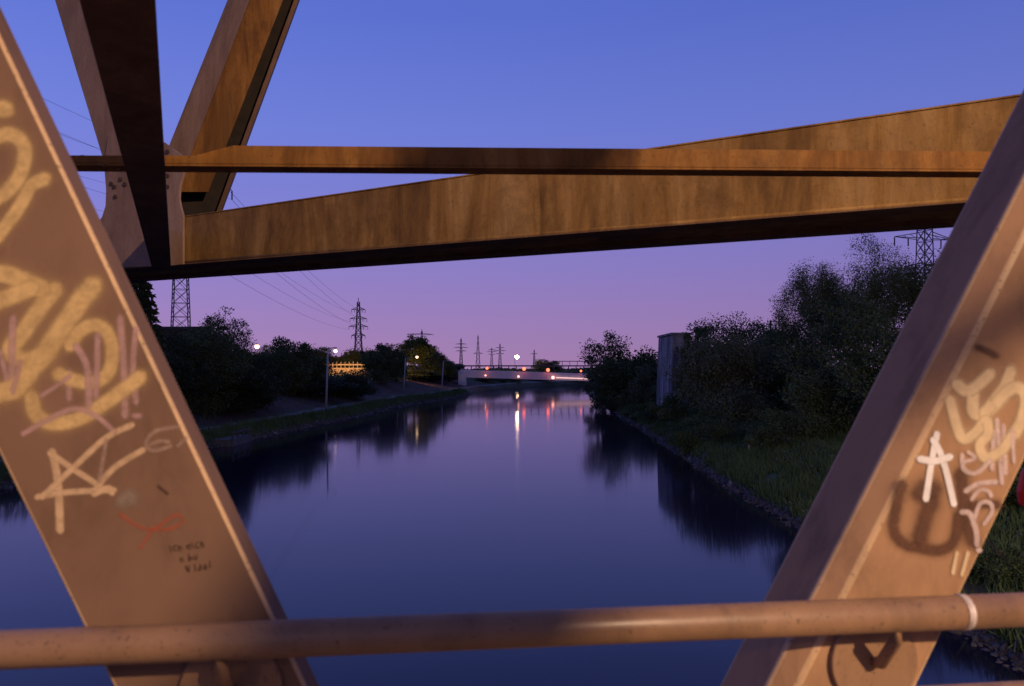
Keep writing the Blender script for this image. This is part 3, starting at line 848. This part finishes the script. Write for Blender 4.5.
# graffiti: painted ribbons lying on the plates
lay = [0]
def smooth(pts, k=8):
    if len(pts) < 3: return pts
    out = []
    Q_ = [pts[0]] + list(pts) + [pts[-1]]
    for i in range(1, len(Q_) - 2):
        p0, p1, p2, p3 = (Vector(Q_[j]) for j in (i - 1, i, i + 1, i + 2))
        for j in range(k):
            t = j / k
            out.append(.5 * ((2 * p1) + (p2 - p0) * t + (2 * p0 - 5 * p1 + 4 * p2 - p3) * t * t + (3 * p1 - p0 - 3 * p2 + p3) * t ** 3))
    out.append(Vector(pts[-1]))
    return out
def strokes(parent, name, mat, lst, label=None, mist=None):
    if mist: strokes(parent, 'graffiti_overspray', mist, [(p, w_ * 1.75) for p, w_ in lst])
    V = []; Fc = []; UVs = []
    for pts, wpx in lst:
        lay[0] += 1
        off = FRONT - .0006 - lay[0] * .00002
        pp = smooth([Vector((p[0], p[1])) for p in pts])
        h = wpx * .68
        d0 = (pp[0] - pp[1]).normalized(); d1 = (pp[-1] - pp[-2]).normalized()
        T = [.995, .93, .8, .6, .4, .2]
        sec_ = [(pp[0] + d0 * h * t, t) for t in T] + [(p, 0.) for p in pp] + [(pp[-1] + d1 * h * t, t) for t in T[::-1]]
        b = len(V); n = len(sec_)
        for i, (p, t) in enumerate(sec_):
            d = d0 * -1 if i < 7 else d1 if i > n - 8 else (sec_[i + 1][0] - sec_[i - 1][0]).normalized()
            pn = Vector((-d.y, d.x))
            o = off - i * .000003
            w_ = h * math.sqrt(1 - t * t)
            V.append(on_plane(p.x + pn.x * w_, p.y + pn.y * w_, o)); V.append(on_plane(p.x, p.y, o)); V.append(on_plane(p.x - pn.x * w_, p.y - pn.y * w_, o))
            UVs += [(0, 0), (.5 * (1 - t), 0), (0, 0)]
        for i in range(n - 1):
            k = b + i * 3
            Fc += [(k, k + 1, k + 4, k + 3), (k + 1, k + 2, k + 5, k + 4)]
    o = mesh(name, V, Fc, mat, parent, uvs=UVs)
    if label: o['label'] = label
    return o
strokes(dl_, 'graffiti_tag', M['yellow'], [
    ([(1, 108), (6, 110)], 17.1), ([(-6, 138), (8, 134), (20, 140), (25, 152), (21, 173), (10, 189), (-6, 200)], 14.8),
    ([(45, 179), (31, 186), (18, 209), (-4, 238)], 13.7),
    ([(-6, 273), (8, 275), (24, 281), (42, 289)], 18.2), ([(-6, 303), (12, 296), (32, 288)], 17.1),
    ([(55, 290), (40, 308), (23, 333), (10, 350), (26, 361), (47, 352)], 17.1),
    ([(93, 286), (79, 303), (63, 326), (47, 350), (30, 371), (14, 389), (-6, 394)], 20.5),
    ([(70, 345), (80, 331), (94, 325), (106, 331), (112, 347), (110, 369), (97, 382), (76, 381), (58, 374)], 13.7),
    ([(32, 397), (35, 413), (50, 423), (76, 420), (99, 407), (122, 391), (140, 377)], 14.8)], 'yellow spray painted tag', M['yellowmist'])
strokes(dl_, 'graffiti_tag', M['mauve'], [
    ([(13, 318), (12, 346), (12, 390)], 8), ([(0, 352), (7, 380), (12, 392), (20, 362)], 6), ([(120, 318), (124, 372), (125, 416)], 8), ([(136, 329), (133, 367), (136, 402)], 7),
    ([(98, 335), (97, 365), (96, 396)], 7), ([(76, 346), (87, 367), (89, 405)], 8), ([(69, 372), (69, 399)], 7),
    ([(23, 434), (44, 422), (73, 409), (96, 416), (114, 432)], 6), ([(134, 416), (140, 416)], 6), ([(70, 376), (58, 385), (41, 396)], 5)], 'faded mauve marker scrawl')
strokes(dl_, 'graffiti_tag', M['cream'], [
    ([(52, 452), (57, 475), (59, 500), (60, 530)], 8), ([(132, 425), (106, 438), (73, 468), (42, 497)], 6), ([(50, 453), (73, 469), (106, 490)], 6),
    ([(37, 497), (70, 492), (114, 490)], 6), ([(95, 490), (114, 468), (143, 450)], 6), ([(94, 494), (108, 488), (112, 493)], 6)], 'cream star shaped tag')
strokes(dl_, 'graffiti_tag', M['faint'], [
    ([(106, 440), (103, 460), (99, 482)], 5), ([(178, 427), (156, 431), (146, 443), (153, 451), (171, 446)], 4.5), ([(150, 445), (160, 441), (169, 442)], 4), ([(178, 446), (186, 438)], 4)])
strokes(dl_, 'graffiti_tag', M['redmark'], [([(120, 514), (136, 525), (153, 529), (175, 515), (183, 521), (170, 529), (153, 529)], 4), ([(153, 529), (140, 548)], 3.5)], 'faint red loop')
strokes(dl_, 'graffiti_tag', M['greysm'], [([(121, 502), (129, 496), (133, 500)], 17)])
# small black marker note, three slanting lines
def note():
    g = {'I': [[(0, 0), (0, 1)]], 'c': [[(.5, .25), (.1, .3), (0, .7), (.2, 1), (.5, .9)]], 'h': [[(0, 0), (0, 1)], [(0, .6), (.35, .4), (.45, 1)]],
         'n': [[(0, .4), (0, 1)], [(0, .6), (.35, .4), (.45, 1)]], 'i': [[(0, .4), (0, 1)], [(0, .1), (.02, .14)]], 'b': [[(0, 0), (0, 1)], [(0, .5), (.45, .6), (.4, .95), (0, 1)]],
         'u': [[(0, .4), (.05, .95), (.4, .95), (.45, .4)]], 'N': [[(0, 1), (0, 0), (.5, 1), (.5, 0)]], 'd': [[(.5, 0), (.5, 1)], [(.5, .5), (.1, .55), (.05, .95), (.5, .95)]],
         'a': [[(.45, .4), (.1, .45), (.05, .95), (.45, .9)], [(.45, .4), (.5, 1)]], '!': [[(.2, 0), (.2, .65)], [(.2, .95), (.21, 1)]]}
    out = []
    ca_, sa = math.cos(-.17), math.sin(-.17)
    for (x0, y0), txt in (((170, 546), 'Ich nich'), ((180, 556), 'n bu'), ((186, 566), 'N ida!')):
        x = 0
        for ch in txt:
            for st in g.get(ch, []):
                pp = [(x + u * 5 + rs.uniform(-.7, .7), v * 6 + rs.uniform(-.9, .9)) for u, v in st]
                out.append(([(x0 + a_ * ca_ - b_ * sa, y0 + a_ * sa + b_ * ca_) for a_, b_ in pp], 1.6))
            x += 3.2 if ch in 'iI! ' else 5.4
    out.append(([(158, 486), (168, 494)], 3))
    strokes(dl_, 'marker_note', M['black'], out, 'small black handwritten note in three lines')
note()
strokes(dr_, 'graffiti_tag', M['darkspray'], [
    ([(902, 484), (897, 506), (894, 528), (902, 542), (921, 548), (941, 550), (955, 540), (959, 516)], 11), ([(922, 492), (932, 490)], 24), ([(932, 503), (926, 517), (920, 538)], 16),
    ([(961, 474), (964, 500), (968, 524), (974, 543)], 13), ([(968, 507), (984, 504), (998, 505)], 9), ([(978, 347), (990, 352), (997, 356)], 6)], 'dark brown figure sprayed on the plate', M['brownmist'])
strokes(dr_, 'graffiti_tag', M['tan'], [
    ([(957, 384), (969, 391), (990, 374)], 12.5), ([(973, 394), (974, 412.5), (987, 412), (1008, 391), (1019, 388), (1026, 398), (1022, 420), (1014, 434)], 13), ([(1011, 371), (1003, 389), (984, 414)], 12.5),
    ([(950, 400), (957, 426), (964, 439), (976, 432), (986, 420), (988, 434), (980, 445), (986, 458), (1002, 450), (1012, 436)], 11), ([(957, 553), (953, 573)], 4), ([(968, 553), (962, 575)], 4)], 'tan spray painted tag', M['tanmist'])
strokes(dr_, 'graffiti_tag', M['lilac'], [
    ([(997, 420), (1002, 483)], 5), ([(1003.5, 426), (1005.5, 473)], 5), ([(994, 432), (992, 469)], 5), ([(962, 455), (964, 469), (976, 473), (990, 461)], 5), ([(968, 452), (975, 458), (964, 462)], 4),
    ([(966, 491), (978, 484), (996, 482)], 5.5), ([(972, 499), (980, 490), (988, 491), (991, 496)], 4.5), ([(962, 512), (970, 514), (976, 530), (977, 545)], 5.5), ([(973, 524), (980, 504), (990, 503), (992, 512), (984, 524)], 4.5), ([(978, 550), (980, 550.5)], 5), ([(1012, 430), (1014, 462)], 4)], 'pale mauve marker scrawl')
strokes(dr_, 'graffiti_tag', M['white'], [
    ([(937, 434), (932, 460), (926, 499)], 5.5), ([(933, 440), (940, 452), (947, 474), (954, 504)], 5.5), ([(920, 459), (935, 461), (950, 457)], 6)], 'white painted letter A')

# red bag beyond the right diagonal
rb = thing('red_bag', 'bright red bag hanging beyond the right slanting member', 'bag', P(1036, 506, 1.66))
m = MB()
for i, (zz, hw, hd) in enumerate(((-.004, .02, .02), (0, .034, .03), (.03, .04, .036), (.075, .036, .034), (.09, .022, .02))): pass
ringz = [(-.002, .022, .012), (.004, .034, .022), (.03, .039, .03), (.07, .035, .028), (.085, .026, .02), (.09, .012, .01)]
n = 20; base = []
c0 = P(1036, 506, 1.66)
for zz, hw, hd in ringz:
    base.append([c0 + Vector((hw * math.copysign(abs(math.cos(t)) ** .6, math.cos(t)) + zz * .12, hd * math.sin(t), zz)) for t in [2 * math.pi * k / n for k in range(n)]])
for A_, B_ in zip(base, base[1:]):
    b = len(m.v); m.v += [tuple(p) for p in A_ + B_]
    for k in range(n): m.f.append([b + k, b + (k + 1) % n, b + n + (k + 1) % n, b + n + k])
m.f.append(list(range(n))[::-1])
m.build('pouch', M['red'], rb, True)
m = MB(); m.path([c0 + Vector((-.012, 0, .088)), c0 + Vector((-.006, 0, .2)), c0 + Vector((.01, 0, .42))], .005, 8)
m.build('strap', M['bolt'], rb, True)

# ------------------------------------------------------------------ far bridge
fb = thing('canal_bridge', 'pale low girder bridge crossing the canal far ahead', 'bridge', (-11.9, 190, 0))
def zt(x): return 5.08 - (x + 11.9) * .030
m = MB()
x0, x1 = -12.6, 48
m.hexa([(x0, 189, zt(x0) - 1.75), (x1, 189, zt(x1) - 1.75), (x1, 192, zt(x1) - 1.75), (x0, 192, zt(x0) - 1.75), (x0, 189, zt(x0)), (x1, 189, zt(x1)), (x1, 192, zt(x1)), (x0, 192, zt(x0))])
m.build('girder', M['palepaint'], fb)
m = MB(); m.box((-13.0, 188.6, -.5), (-11.2, 192.5, 4.9)); m.build('abutment', M['palepaint'], fb)
m = MB(); m.box((34, 188.6, -.5), (37, 192.5, 3.3)); m.build('abutment', M['palepaint'], fb)
m = MB(); m.box((-17, 193.0, 5.9), (50, 193.35, 6.2)); m.box((10, 193.0, 7.1), (50, 193.3, 7.28)); m.box((-17, 194.6, 6.0), (50, 194.9, 6.2))
m.build('walkway_beam', M['darksteel'], fb)
m = MB(); m.box((-.11, -.11, 0), (.11, .11, 3.0))
po = m.build('post', M['darksteel'], fb, local=True); po.location = (0, 3.2, 2.9)
for i in range(1, 33):
    o = po.copy(); C.objects.link(o); o.location = (i * 1.85, 3.2 , 2.9)
m = MB(); m.box((-.06, -.06, 0), (.06, .06, 1.0)); p1 = m.build('post', M['darksteel'], fb, local=True); p1.location = (22.5, 3.2, 6.2)
for i in range(1, 20):
    o = p1.copy(); C.objects.link(o); o.location = (22.5 + i * 1.85, 3.2, 6.2)
M['em_red'] = emit('red orange lamp', (1, .13, .07), 4)
M['em_pink'] = emit('pinkish lamp', (1, .36, .30), 3.5)
M['em_warm'] = emit('sodium lamp', (1, .60, .32), 9)
M['em_strip'] = emit('strip light', (1, .55, .52), 1.2)
for px, py, mt, r in ((487, 368.2, 'em_red', .33), (524, 368.8, 'em_red', .42), (548, 370, 'em_red', .42), (485.5, 375.4, 'em_pink', .2), (518.5, 376.5, 'em_pink', .26), (553, 377.5, 'em_pink', .38), (581, 371, 'em_red', .26)):
    d = 188.2 if py < 373 else 188.0
    m = MB(); c = P(px, py, d)
    m.ball(c, r, 12, 8)
    o = m.build('lamp', M[mt], fb, True)
    m = MB(); m.bar(c + Vector((0, r * .8, 0)), c + Vector((0, 1.2, -.2)), .07, 6); m.build('lamp_bracket', M['darksteel'], o)
m = MB(); a = P(556, 377.6, 188.6); b = P(600, 379.2, 188.6); m.bar(a, b, .13, 8); m.build('strip_light', M['em_strip'], fb)

# ------------------------------------------------------------------ lamps and masts on the left bank
def lamp_mast(px, base_py, top_py, d, label, armpx):
    g = P(px, base_py, d); t = P(px + 2, top_py, d)
    o = thing('lamp_mast', label, 'lamp post', (g.x, g.y, gz(g.x, g.y)), 'unlit masts along the towpath')
    m = MB(); m.path([(g.x, g.y, gz(g.x, g.y) - .2), g.lerp(t, .5), t], [.15, .12, .085], 10); m.build('mast', M['pole'], o, True)
    m = MB(); m.bar(t, t + Vector((.9, 0, .05)), .04, 6); m.box((t.x + .7, t.y - .12, t.z - .02), (t.x + 1.15, t.y + .12, t.z + .1)); m.build('lamp_head', M['pole'], o)
lamp_mast(326, 410.5, 348, 101, 'tall slim unlit mast by the towpath in front of the lit parapet', 6)
lamp_mast(403.5, 393, 358, 150, 'slim unlit mast beside the lamp lit tree', 6)
lamp_mast(441.5, 391.5, 361, 160, 'slim unlit mast just left of the far bridge', 6)

def road_lamp(px, py, d, label, r=.34, s='em_warm', down=0, aim=(0, 0, -1)):
    h = P(px, py, d); g = gz(h.x - .7, h.y - .9)
    if d == 187.4: g = zt(h.x)
    o = thing('street_lamp', label, 'street lamp', (h.x - .7, h.y - .9, g), 'lit orange street lamps')
    m = MB(); m.path([(h.x - .7, h.y - .9, g - .05), (h.x - .7, h.y - .9, h.z + .2), (h.x - .4, h.y - .6, h.z + .6), (h.x, h.y, h.z + .5)], [.06, .05, .035, .035], 8)
    m.build('pole', M['lattice'], o, True)
    m = MB(); m.ball(h + Vector((0, 0, r * .9)), r * .9, 12, 8, .35); m.build('lamp_hood', M['lattice'], o, True)
    if down:
        l = bpy.data.lights.new('lamp light', 'SPOT'); l.energy = down; l.color = (1, .46, .12); l.spot_size = math.radians(130); l.spot_blend = .6; l.shadow_soft_size = .2
        lo = bpy.data.objects.new('lamp_light', l); C.objects.link(lo); lo.location = h - Vector((0, 0, r * 1.1)); lo.rotation_euler = (Vector(aim)).to_track_quat('-Z', 'Y').to_euler()
    m = MB(); m.ball(h, r, 14, 10); m.build('lamp_globe', M[s], o, True)
M['em_soft'] = emit('soft sodium lamp', (1, .62, .36), 3.2)
M['em_big'] = emit('bright lamp', (1, .62, .38), 190)
road_lamp(257, 346.5, 135, 'lit orange street lamp shining above the trees on the far left', .36)
road_lamp(335.5, 351, 165, 'lit orange street lamp beside the tall mast over the lit parapet', .34, down=13000, aim=(.15, .9, -.6))
road_lamp(417, 357, 168, 'lit orange street lamp among leaves of the lamp lit tree', .30, 'em_soft', down=1300, aim=(.1, .9, -.5))
road_lamp(517, 356.8, 252, 'brightest street lamp shining above the far bridge', .58, 'em_big')

# lit road parapet
def parapet(px0, px1, top, bot, d, label, posts):
    a = P(px0, bot, d); b = P(px1, bot, d); H = (bot - top) / F * d
    o = thing('parapet', label, 'parapet', (a.x, a.y, a.z))
    m = MB(); m.box((a.x, d, gz(a.x, d) - .5), (b.x, d + .3, a.z + H * .58)); m.build('parapet_wall', M['parapet'], o)
    m = MB(); m.box((a.x, d + .05, a.z + H * .85), (b.x, d + .17, a.z + H)); m.build('top_rail', M['parapet'], o)
    for i in range(posts + 1):
        x = a.x + (b.x - a.x - .14) * i / posts
        m = MB(); m.box((x, d - .06, a.z + H * .42), (x + .14, d + .22, a.z + H * 1.25)); m.build('post', M['parapet'], o)
parapet(320, 366, 364, 373, 176, 'lamp lit road parapet with posts above the hedge', 11)
parapet(383, 396, 370, 374, 178, 'short lit parapet right of the long lit parapet', 2)
# flat roofed building behind the left trees, shed with a pale roof edge
def block(name, label, lo, hi):
    o = thing(name, label, 'building', (lo[0], lo[1], lo[2]))
    m = MB(); m.box(lo, hi); m.build('wall', M['wall'], o)
    m = MB(); m.box((lo[0] - .3, lo[1] - .3, hi[2]), (hi[0] + .3, hi[1] + .3, hi[2] + .35)); m.build('roof', M['roofing'], o)
    m = MB()
    for i in range(4):
        x = lo[0] + (hi[0] - lo[0]) * (i + .3) / 4
        m2 = MB(); m2.box((x, lo[1] - .03, lo[2] + (hi[2] - lo[2]) * .45), (x + 1.2, lo[1] - .003, lo[2] + (hi[2] - lo[2]) * .8)); m2.build('window', M['roofing'], o)
    return o
block('flat_roofed_building', 'dark flat roofed building behind the left trees', (-48, 94, 3), (-37.5, 97.5, hz(329.5, 94)))
a = P(243, 357, 130); b = P(286, 357, 130)
block('shed', 'low shed with a pale roof edge under the first orange lamp', (a.x, 130, 3), (b.x, 138, a.z - .35))
m = MB(); m.box((a.x - .3, 129.58, a.z - .3), (b.x + .3, 129.695, a.z)); 
o = m.build('roof_edge', M['palepaint'], bpy.data.objects['shed'])

# small concrete landing on the left bank
q0 = GL(0, 74)
ld_ = thing('landing_stage', 'small concrete landing with low posts at the left water edge', 'landing', (q0.x, q0.y, 0))
m = MB(); m.box((q0.x - 2.5, 70.5, -.5), (q0.x + .8, 75.5, .62)); m.build('platform', M['concrete'], ld_)
for i in range(4):
    m = MB(); x = q0.x + .55; y = 70.8 + i * 1.45
    m.box((x, y, .62), (x + .16, y + .16, 1.35)); m.build('post', M['concrete'], ld_)
m = MB(); m.box((q0.x + .6, 70.7, 1.15), (q0.x + .68, 75.4, 1.25)); m.build('rail', M['concrete'], ld_)

# concrete pier on the right bank
pr = thing('concrete_pier', 'tall weathered concrete pier of a vanished bridge on right bank', 'pier', (18.8, 92, 1))
m = MB()
m.hexa([(18.6, 92, .5), (21.1, 92, .5), (21.1, 100.6, .5), (18.5, 100.6, .5), (18.9, 92.1, 10.75), (21.1, 92.1, 10.75), (21.1, 100.5, 10.6), (18.85, 100.5, 10.6)])
bevel(m.build('shaft', M['pier'], pr), .08, 2)
m = MB(); m.hexa([(18.75, 92.0, 10.76), (21.2, 92.0, 10.76), (21.2, 100.6, 10.61), (18.7, 100.6, 10.61), (18.75, 92.0, 11.0), (21.2, 92.0, 11.0), (21.2, 100.6, 10.85), (18.7, 100.6, 10.85)])
m.build('coping', M['pier'], pr)
iv = []
for _ in range(3800):
    u = rs.uniform(0, 1) ** 1.5; zz = rs.uniform(1.5, 11)
    if noise.noise(Vector((u * 5, zz * .5, 3))) + u * .9 < .5: continue
    iv.append((19.0 + u * 2.2, 91.9 - abs(rs.normal(0, .12)), zz))
iv = np.array(iv); V, Q = leaves(iv - np.array([18.8, 92, 1]), np.tile([0, -.5, -.6], (len(iv), 1)), .26)
npmesh('ivy', V, Q, M['leaf1'], pr)

# little white marker post and catenary mast
g = at(749, 55)
o = thing('marker_post', 'short white marker post in the right bank grass', 'post', g)
m = MB(); m.box((g.x - .05, g.y - .05, g.z - .1), (g.x + .05, g.y + .05, g.z + .55)); m.build('post_body', M['ring'], o)
m = MB(); m.box((g.x - .06, g.y - .06, g.z + .55), (g.x + .06, g.y + .06, g.z + .6)); m.build('post_cap', M['darksteel'], o)
g = at(770.5, 116); tz = hz(320.5, 116)
o = thing('catenary_mast', 'railway catenary mast rising behind the right bank trees', 'mast', g)
m = MB(); m.bar((g.x, g.y, g.z), (g.x, g.y, tz), .16, 6); m.build('mast', M['lattice'], o)
m = MB(); m.bar((g.x, g.y, tz - .2), (g.x + 1.2, g.y, tz - .1), .06); m.bar((g.x, g.y, tz - 1.9), (g.x + 2.2, g.y, tz - .9), .06); m.bar((g.x, g.y, tz - 2.2), (g.x + 2.2, g.y, tz - 2.0), .06); m.build('bracket_arm', M['lattice'], o)

# ------------------------------------------------------------------ pylons and power lines
def pylon(label, x, y, H, base_w, top_w, arms, rotz=0., parts=True, t=.07, zb=3.0, armside=(-1, 1)):
    if y > 500: zb -= 33; arms = [(z + 33, L) for z, L in arms]; base_w *= 1.5
    o = thing('power_pylon', label, 'pylon', (x, y, zb), 'lattice power pylons'); o.rotation_euler.z = rotz
    m = MB(); n = max(6, int(H / max(1.5, base_w * .6)))
    def cor(k, z):
        w_ = (base_w + (top_w - base_w) * (z / H) ** .8) / 2
        return Vector(((-1, 1, 1, -1)[k] * w_, (-1, -1, 1, 1)[k] * w_, z))
    for i in range(n):
        z0, z1 = H * i / n, H * (i + 1) / n
        for k in range(4):
            m.bar(cor(k, z0), cor(k, z1), t, 4)
            k2 = (k + 1) % 4
            m.bar(cor(k, z0), cor(k2, z1), t * .6, 4); m.bar(cor(k2, z0), cor(k, z1), t * .6, 4); m.bar(cor(k, z1), cor(k2, z1), t * .6, 4)
    m.bar((0, 0, H), (0, 0, H + 1.6), t * .9, 4)
    m.build('mast', M['lattice'], o, local=True)
    for z, L in arms:
        m = MB()
        w_ = cor(1, z).x
        for s in armside:
            tip = Vector((s * L, 0, z + .1))
            for yy in (-w_, w_):
                m.bar((s * w_, yy, z), tip, t * .8, 4); m.bar((s * w_, yy, z + .9), tip, t * .8, 4)
            for f in (.3, .6):
                a_ = Vector((s * w_, -w_, z)).lerp(tip, f); b_ = Vector((s * w_, w_, z + .9)).lerp(tip, f)
                m.bar(a_, b_, t * .5, 4)
        am = m.build('cross_arm', M['lattice'], o, local=True)
        for s in armside:
            for f in (.55, 1.0):
                m = MB(); m.path([(s * L * f, 0, z), (s * L * f, 0, z - 1.1)], .09, 6); m.build('insulator', M['lattice'], am, local=True)
    return o
A3 = lambda H: [(H * .66, 3.6), (H * .78, 5.0), (H * .90, 3.4)]
pylon('near lattice pylon behind the trees at the left, cut by the girder', -40.3, 95, 30, 2.7, .7, [(22.6, 4.6), (26.0, 6.0), (29, 3.8)], .55, t=.065)
p2 = pylon('tall four armed pylon on the skyline above the lit parapet', -59, 300, 26.5, 3.8, .8, [(13.5, 2.6), (17, 3.6), (20, 3.2), (23.5, 2.6)], .35, t=.17)
pylon('pylon with wide top arm peeping over the lamp lit tree', -63.5, 550, 24 + 33, 3.5, .8, [(15, 3), (18, 4.0), (21.5, 8)], .2, t=.25)
pylon('thin far pylon left of the far bridge lamps', -58.7, 900, 27 + 33, 4.5, 1, [(13, 6), (17, 8), (21, 6)], .2, t=.3)
pylon('slender tapering far pylon with no wide top arm', -37, 850, 29 + 33, 6, .6, [(10, 5)], .1, t=.3)
pylon('far pylon closest to the brightest lamp', -20, 1300, 28 + 33, 6, 1, [(12, 7), (17, 10), (22, 7)], .1, t=.4)
pylon('smallest far pylon between two far pylons', -39, 1500, 24 + 33, 6, 1, [(12, 7), (17, 10), (21, 7)], .1, t=.4)
pylon('faint far pylon right of the brightest lamp', 37, 1300, 18 + 33, 5, 1, [(12, 6)], .1, t=.35)
pylon('lattice pylon behind the tall birches at the right', 57.6, 109, 31, 2.6, 1.0, [(17.3, 4.6), (21.6, 5.2), (27, 4)], .3, t=.075)
def wire(p, q_, sag, label, r=.03):
    p = Vector(p); q_ = Vector(q_); pts = []
    for i in range(41):
        t = i / 40; v = p.lerp(q_, t); v.z -= sag * 4 * t * (1 - t); pts.append(v)
    m = MB(); m.path(pts, r, 5)
    o = m.build('power_line', M['wire']); o['group'] = 'power lines between the left pylons'
    tag(o, label, 'power line')
def arm(x, y, zb, rz, L, z, s): return (x + math.cos(rz) * L * s, y + math.sin(rz) * L * s, zb + z - 1.1)
n1 = (-40.3, 95, 3.0, .55); n2 = (-59, 300, 3.0, .35)
wl = 'sagging power line between the left lattice pylon and the skyline pylon'
for (La, za), (Lb_, zb2) in zip(((4.6, 22.6), (6.0, 26.0), (3.8, 29)), ((3.6, 17), (3.2, 20), (2.6, 23.5))):
    for s in (-1, 1):
        wire(arm(*n1, La, za, s), arm(*n2, Lb_, zb2, s), 2.4, wl, .025)
        wire(arm(*n1, La, za, s), (-46 + s * La, -60, 3 + za), 3.0, 'power line running overhead from the left lattice pylon', .013)

# ------------------------------------------------------------------ near bridge lamp behind the viewer, plus added fill lights
def point_light(name, loc, power, col, label, radius=.12):
    l = bpy.data.lights.new(name, 'POINT'); l.energy = power; l.color = col; l.shadow_soft_size = radius
    o = bpy.data.objects.new(name, l); C.objects.link(o); o.location = loc
    return o
point_light('bridge lamp', (6.0, -6.5, EYE + 4.5), 5500, (1, .66, .42), '')
point_light('left fill light', (-5.5, -9.5, EYE + 4.5), 280, (1, .66, .42), '')  # added fill light for faces the main lamp misses
bl = bpy.data.lights.new('bank fill light', 'SPOT'); bl.energy = 9000; bl.color = (1, .68, .44); bl.spot_size = math.radians(95); bl.spot_blend = .5; bl.shadow_soft_size = .15  # fill light added to brighten the right bank foliage
blo = bpy.data.objects.new('bank_fill_light', bl); C.objects.link(blo); blo.location = (20, -4, EYE + 4.5); blo.rotation_euler = Vector((-4, 49, -14)).to_track_quat('-Z', 'Y').to_euler()
# unseen slanting member added behind the viewer, flared to shade handrail and bar
m = MB()
def rear(z): return 2.41 + .70 * (z - 1.63)
for z0, z1 in ((-1.5, 3.16),):
    m.hexa([(rear(z0) - .06, -2.0, EYE + z0), (rear(z0) + .06, -2.0, EYE + z0), (rear(z0) + .06, -1.92, EYE + z0), (rear(z0) - .06, -1.92, EYE + z0), (rear(z1) - .22, -2.0, EYE + z1), (rear(z1) + .27, -2.0, EYE + z1), (rear(z1) + .27, -1.92, EYE + z1), (rear(z1) - .22, -1.92, EYE + z1)])
m.build('truss_diagonal', M['brown'], br)['label'] = 'unseen slanting member added to cast shade'  # added unseen member, shares its name with the real diagonals
m = MB(); m.hexa([(3.06, -2.0, EYE + 1.905), (4.4, -2.0, EYE + 2.65), (4.4, -1.93, EYE + 2.65), (3.06, -1.93, EYE + 1.905), (3.06, -2.0, EYE + 1.985), (4.4, -2.0, EYE + 2.73), (4.4, -1.93, EYE + 2.73), (3.06, -1.93, EYE + 1.985)])
m.build('shade_brace', M['brown'], br)  # unseen brace added to throw a shadow band on the right diagonal

# ------------------------------------------------------------------ sky
wd_ = bpy.data.worlds.new('World'); sc.world = wd_; wd_.use_nodes = True
nt = wd_.node_tree; bg = nt.nodes['Background']
tc = nt.nodes.new('ShaderNodeTexCoord'); sp = nt.nodes.new('ShaderNodeSeparateXYZ'); nt.links.new(tc.outputs['Generated'], sp.inputs[0])
def srgb(*c): return tuple(((v / 255) / 12.92 if v / 255 <= .04045 else ((v / 255 + .055) / 1.055) ** 2.4) for v in c)
stops = [(0.0, srgb(163, 127, 176)), (.045, srgb(155, 127, 184)), (.10, srgb(143, 126, 194)), (.18, srgb(126, 126, 206)), (.28, srgb(109, 125, 213)), (.40, srgb(91, 112, 206)), (.62, srgb(82, 100, 186)), (1.0, srgb(80, 96, 168))]
cr = ramp(nt, stops, sp.outputs[2])
# western glow: the sky is a little brighter and pinker to the left
mr = nt.nodes.new('ShaderNodeMapRange'); mr.inputs['From Min'].default_value = -1; mr.inputs['From Max'].default_value = 1
mr.inputs['To Min'].default_value = 1.18; mr.inputs['To Max'].default_value = .78
nt.links.new(sp.outputs[0], mr.inputs['Value'])
sky = nt.nodes.new('ShaderNodeTexSky'); sky.sky_type = 'NISHITA'; sky.sun_disc = False
sky.sun_elevation = math.radians(-2); sky.sun_rotation = math.radians(300)
vm = nt.nodes.new('ShaderNodeMix'); vm.data_type = 'RGBA'; vm.blend_type = 'MULTIPLY'; vm.inputs[0].default_value = 1
nt.links.new(cr, vm.inputs[6]); nt.links.new(mr.outputs[0], vm.inputs[7])
mb_ = nt.nodes.new('ShaderNodeMapRange'); mb_.inputs['From Min'].default_value = -.55; mb_.inputs['From Max'].default_value = .55
mb_.inputs['To Min'].default_value = .46; mb_.inputs['To Max'].default_value = 1.0
nt.links.new(sp.outputs[1], mb_.inputs['Value'])
vm2 = nt.nodes.new('ShaderNodeMix'); vm2.data_type = 'RGBA'; vm2.blend_type = 'MULTIPLY'; vm2.inputs[0].default_value = 1
nt.links.new(vm.outputs[2], vm2.inputs[6]); nt.links.new(mb_.outputs[0], vm2.inputs[7])
nt.links.new(vm2.outputs[2], bg.inputs['Color']); bg.inputs['Strength'].default_value = 1.0
nt.nodes.remove(sky)

# ------------------------------------------------------------------ camera and render settings
cam = bpy.data.cameras.new('camera'); co = bpy.data.objects.new('camera', cam); C.objects.link(co)
co.location = (0, 0, EYE); co.rotation_euler = (math.radians(90), 0, 0)
cam.sensor_width = 23.6; cam.lens = 23.6 * F / 1024
cam.shift_y = (HZ - 343) / 1024
cam.clip_start = .05; cam.clip_end = 6000
cam.dof.use_dof = True; cam.dof.focus_distance = 90; cam.dof.aperture_fstop = 3.0
sc.camera = co
sc.view_settings.view_transform = 'Standard'; sc.view_settings.look = 'None'
sc.view_settings.exposure = 0; sc.view_settings.gamma = 1
sc.cycles.use_denoising = True
try: sc.cycles.denoiser = 'OPENIMAGEDENOISE'
except Exception: pass
sc.cycles.max_bounces = 6; sc.cycles.diffuse_bounces = 3; sc.cycles.glossy_bounces = 3; sc.cycles.transparent_max_bounces = 16
sc.cycles.sample_clamp_indirect = 6
